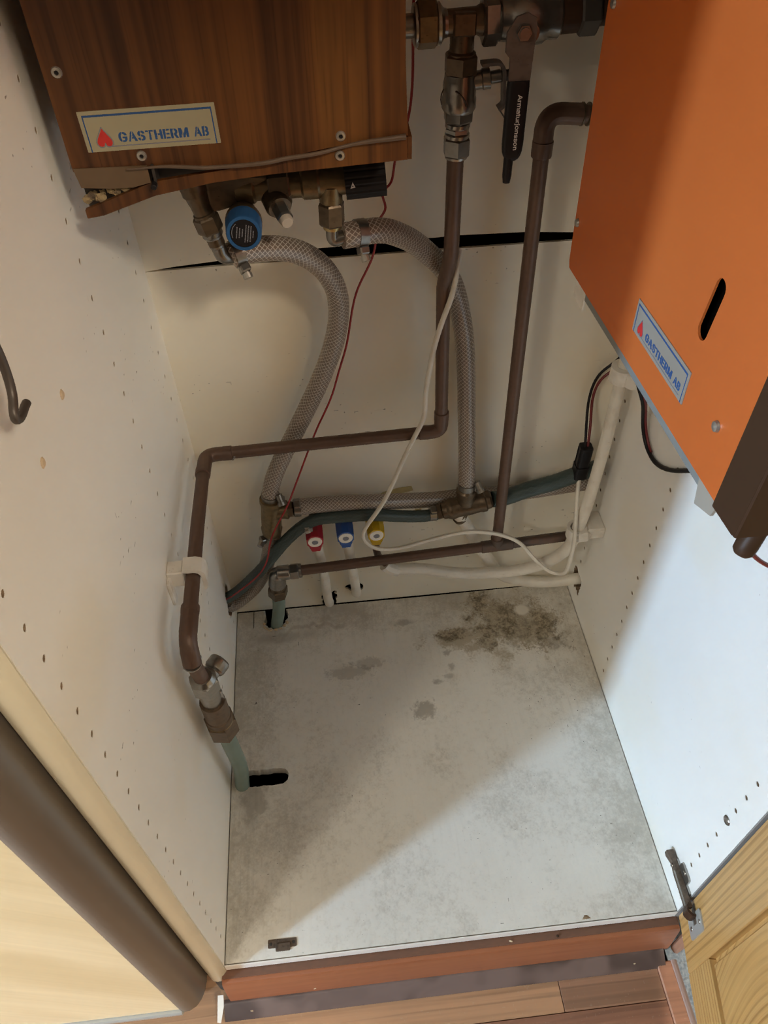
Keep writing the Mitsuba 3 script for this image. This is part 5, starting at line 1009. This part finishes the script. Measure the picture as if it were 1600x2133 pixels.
for (x, y, z, L, w_, a, lab) in ((0.3473, -0.5225, -0.0172, 0.0050, 0.0022, -0.6, 'pale wood splinter on the cherry plinth below the middle of the lipping'), (0.4838, -0.5345, -0.0690, 0.0048, 0.0012, 0.4, 'thin pale splinter on the face of the cherry plinth near its right end'),
                                 (0.1015, -0.5363, -0.0720, 0.0034, 0.0010, 0.2, 'tiny splinter on the face of the cherry plinth left of centre'), (0.5118, -0.5480, -0.0925, 0.0030, 0.0016, 0.2, 'white crumb on the dark skirting near its right end'), (0.0206, -0.5480, -0.0925, 0.0036, 0.0018, -0.3, 'white crumb on the dark skirting near its left end')):
    k = thing('splinter', lab, 'splinter', 'crumbs and splinters on the plinth')
    b = ball((0, 0, 0), 0.5, sub=1); b.vertices += g.normal(0, 0.08, b.vertices.shape); b.apply_scale((L, w_, 0.0012))
    scene[k] = mikit.ply(place(b, (x, y, z), (math.cos(a), math.sin(a) * 0.5, math.sin(a) * 0.5), (-math.sin(a), math.cos(a) * 0.5, 0.6)), 'm_splinter')
k = thing('bark_crumb', 'dark round crumb on top of the cherry plinth right of the splinter', 'crumb')
scene[k] = mikit.ply(ball((0.4055, -0.5230, -0.0168), 0.0016, sub=1), 'm_brown_enamel')
k = thing('lipping_chip', 'small brown chip of wood lying at the front edge of the base board', 'chip')
scene[k] = mikit.ply(place(outward(trimesh.convex.convex_hull(np.array([(-0.0055, -0.0012, 0), (0.0055, -0.0012, 0), (0.002, 0.003, 0), (-0.0015, 0.0034, 0), (0, 0.0, 0.0014)]))), (0.442, -0.5110, 0.0002), (1, 0.02, 0), (0, 1, 0)), 'm_chipboard')
sl = thing('corner_profile', 'white metal corner profile standing at the left end of the plinth', 'profile')
scene[sl] = mikit.ply(place(outward(trimesh.convex.convex_hull(np.array([(0, 0, 0), (0.0070, 0.0, 0), (0.0075, -0.012, 0), (0.0035, -0.0300, 0), (-0.001, -0.029, 0), (0, 0, 0.002), (0.0070, 0.0, 0.002), (0.0075, -0.012, 0.002), (0.0035, -0.0300, 0.002), (-0.001, -0.029, 0.002)]))), (-0.0215, -0.5280, -0.0850), (1, 0, 0.0), (0.0, 0.9, 0.35)), 'm_white_plastic')
cr = thing('broken_chip', 'broken chipboard flakes round the torn notch at the rear left of the base board', 'chip')
g = np.random.default_rng(8); fl_ = []
for x, y in ((0.046, -0.036), (0.050, -0.040), (0.056, -0.0425), (0.064, -0.0420), (0.071, -0.0400), (0.078, -0.0360), (0.082, -0.0300), (0.0455, -0.029)):
    b = ball((0, 0, 0), 1, sub=1); b.vertices += g.normal(0, 0.16, b.vertices.shape); b.apply_scale((g.uniform(0.0025, 0.0045), g.uniform(0.0015, 0.0028), g.uniform(0.0008, 0.0018)))
    b.apply_transform(trimesh.transformations.rotation_matrix(g.uniform(0, 3), (0, 0, 1))); b.apply_translation((x, y, 0.0008)); fl_.append(b)
scene[cr] = mikit.ply(cat(*fl_), 'm_splinter'); labels[cr]['kind'] = 'stuff'

# ------------------------------------------------------------------ pine door and its hinge
dr_ = thing('pine_door', 'open pine cabinet door with frame and raised panel at the lower right', 'door')
hx, hy = 0.5566, -0.5190; th = math.radians(10.5)
dd = np.array([-math.sin(th), -math.cos(th), 0.0]); dn_ = np.array([-math.cos(th), math.sin(th), 0.0])   # along the door, towards the cabinet side
def dbox(a0, a1, z0, z1, t0, t1, bev=0.0012):
    """a: along the door from the hinge edge, t: depth from the inner face outwards."""
    b = box(a0, a1, t0, t1, z0, z1, bev)
    M = np.eye(4); M[:3, 0] = dd; M[:3, 1] = -dn_; M[:3, 2] = (0, 0, 1); M[:3, 3] = (hx, hy, 0)
    b.apply_transform(M); return outward(b)
ST = 0.0640; RL = 0.0735; z0 = -0.004
add('stile', dbox(0, ST, z0, 1.20, 0, 0.020), 'm_pine_stile', parent=dr_)
add('stile', dbox(0.44, 0.44 + ST, z0, 1.20, 0, 0.020), 'm_pine_stile', parent=dr_)
add('rail', dbox(ST, 0.44, z0, RL, 0, 0.020), 'm_pine_rail', parent=dr_)
add('rail', dbox(ST, 0.44, 1.20 - RL, 1.20, 0, 0.020), 'm_pine_rail', parent=dr_)
add('panel', cat(dbox(ST - 0.004, 0.444, RL - 0.004, 1.13, 0.0085, 0.014, 0), dbox(ST + 0.0065, 0.4335, RL + 0.0065, 1.12, 0.0022, 0.012, 0.0025)), 'm_pine_panel', parent=dr_)
hg = thing('hinge', 'steel concealed hinge joining the pine door to the right side board', 'hinge')
hz = 0.0560
side_n = np.array([-1.0, 0, 0])
wing = rrect(-0.0110, 0.0110, -0.0230, 0.0200, 0.0045).union(rrect(-0.020, 0.022, -0.0065, 0.0065, 0.002))
add('mounting_plate', extr(wing, 0.0026, (W, -0.4930, hz), (0, -1, 0), (0, 0, 1)).copy() if False else place(trimesh.creation.extrude_polygon(wing, 0.0026, engine='earcut'), (W, -0.4930, hz), (0, -1, 0), (0, 0, 1)), 'm_chrome', parent=hg)
for dz in (-0.0165, 0.0140):
    screw(hg, (W - 0.0026, -0.4930, hz + dz), (-1, 0, 0), 0.0036, 'm_chrome')
armp = Polygon([(-0.4620, 0.0), (-0.4620, 0.0085), (-0.4665, 0.0090), (-0.4760, 0.0060), (-0.4860, 0.0072), (-0.5240, 0.0085), (-0.5275, 0.0060), (-0.5275, 0.0015), (-0.5080, 0.0010)])
# arm profile in (y, distance from the side board); extruded along z
av = trimesh.creation.extrude_polygon(armp, 0.0092, engine='earcut')
add('arm', place(av, (W - 0.002, 0, hz - 0.0040), (0, 1, 0), (-1, 0, 0)), 'm_strike', parent=hg)
add('arm_ridge', place(trimesh.creation.extrude_polygon(Polygon([(-0.4860, 0.0070), (-0.5245, 0.0083), (-0.5250, 0.0095), (-0.4860, 0.0082)]), 0.0022, engine='earcut'), (W - 0.002, 0, hz + 0.0030), (0, 1, 0), (-1, 0, 0)), 'm_chrome', parent=hg)
screw(hg, (W - 0.0090, -0.4790, hz + 0.001), (-1, 0, 0), 0.0030, 'm_chrome')
screw(hg, (W - 0.0030, -0.5080, hz - 0.0090), (-1, 0, 0), 0.0032, 'm_screw')
lk = fillet([(0.5475, -0.5235, 0), (0.5440, -0.5300, 0), (0.5475, -0.5365, 0), (0.5525, -0.5375, 0)], 0.005)
add('link', cat(*[outward(trimesh.convex.convex_hull(np.array([q_ + np.array([0, 0, hz + s * 0.0095]) + o_ for q_ in (lk[i], lk[i + 1]) for s in (-1, 1) for o_ in (np.array([0.001, 0.001, 0]), np.array([-0.001, -0.001, 0]))]))) for i in range(len(lk) - 1)]), 'm_brown_enamel', parent=hg)
def on_door(a, t, z): return np.array([hx, hy, 0]) + dd * a - dn_ * t + np.array([0, 0, z])
u_ = rrect(-0.0235, 0.0235, -0.0085, 0.0150, 0.0040).difference(rrect(-0.0062, 0.0062, -0.0200, 0.0035, 0.0005))
add('cup_plate', place(trimesh.creation.extrude_polygon(u_, 0.0016, engine='earcut'), on_door(0.0230, -0.0000, hz), (0, 0, 1), dd) if np.cross((0, 0, 1), dd) @ dn_ > 0 else place(trimesh.creation.extrude_polygon(u_, 0.0016, engine='earcut'), on_door(0.0230, 0.0, hz), (0, 0, -1), dd), 'm_rail_grey', parent=hg)
add('cup', place(trimesh.creation.extrude_polygon(rrect(-0.0062, 0.0062, -0.0180, 0.0030, 0.0005), 0.0006, engine='earcut'), on_door(0.0230, -0.0001, hz), (0, 0, -1), dd), 'm_strike', parent=hg)
for s in (-1, 1):
    add('cup_screw', lathe([(0.0, 0.0022), (0.0024, 0.0022), (0.0030, 0.0014)], on_door(0.0270, 0, hz + s * 0.0155), dn_, 14), 'm_chrome', parent=hg)
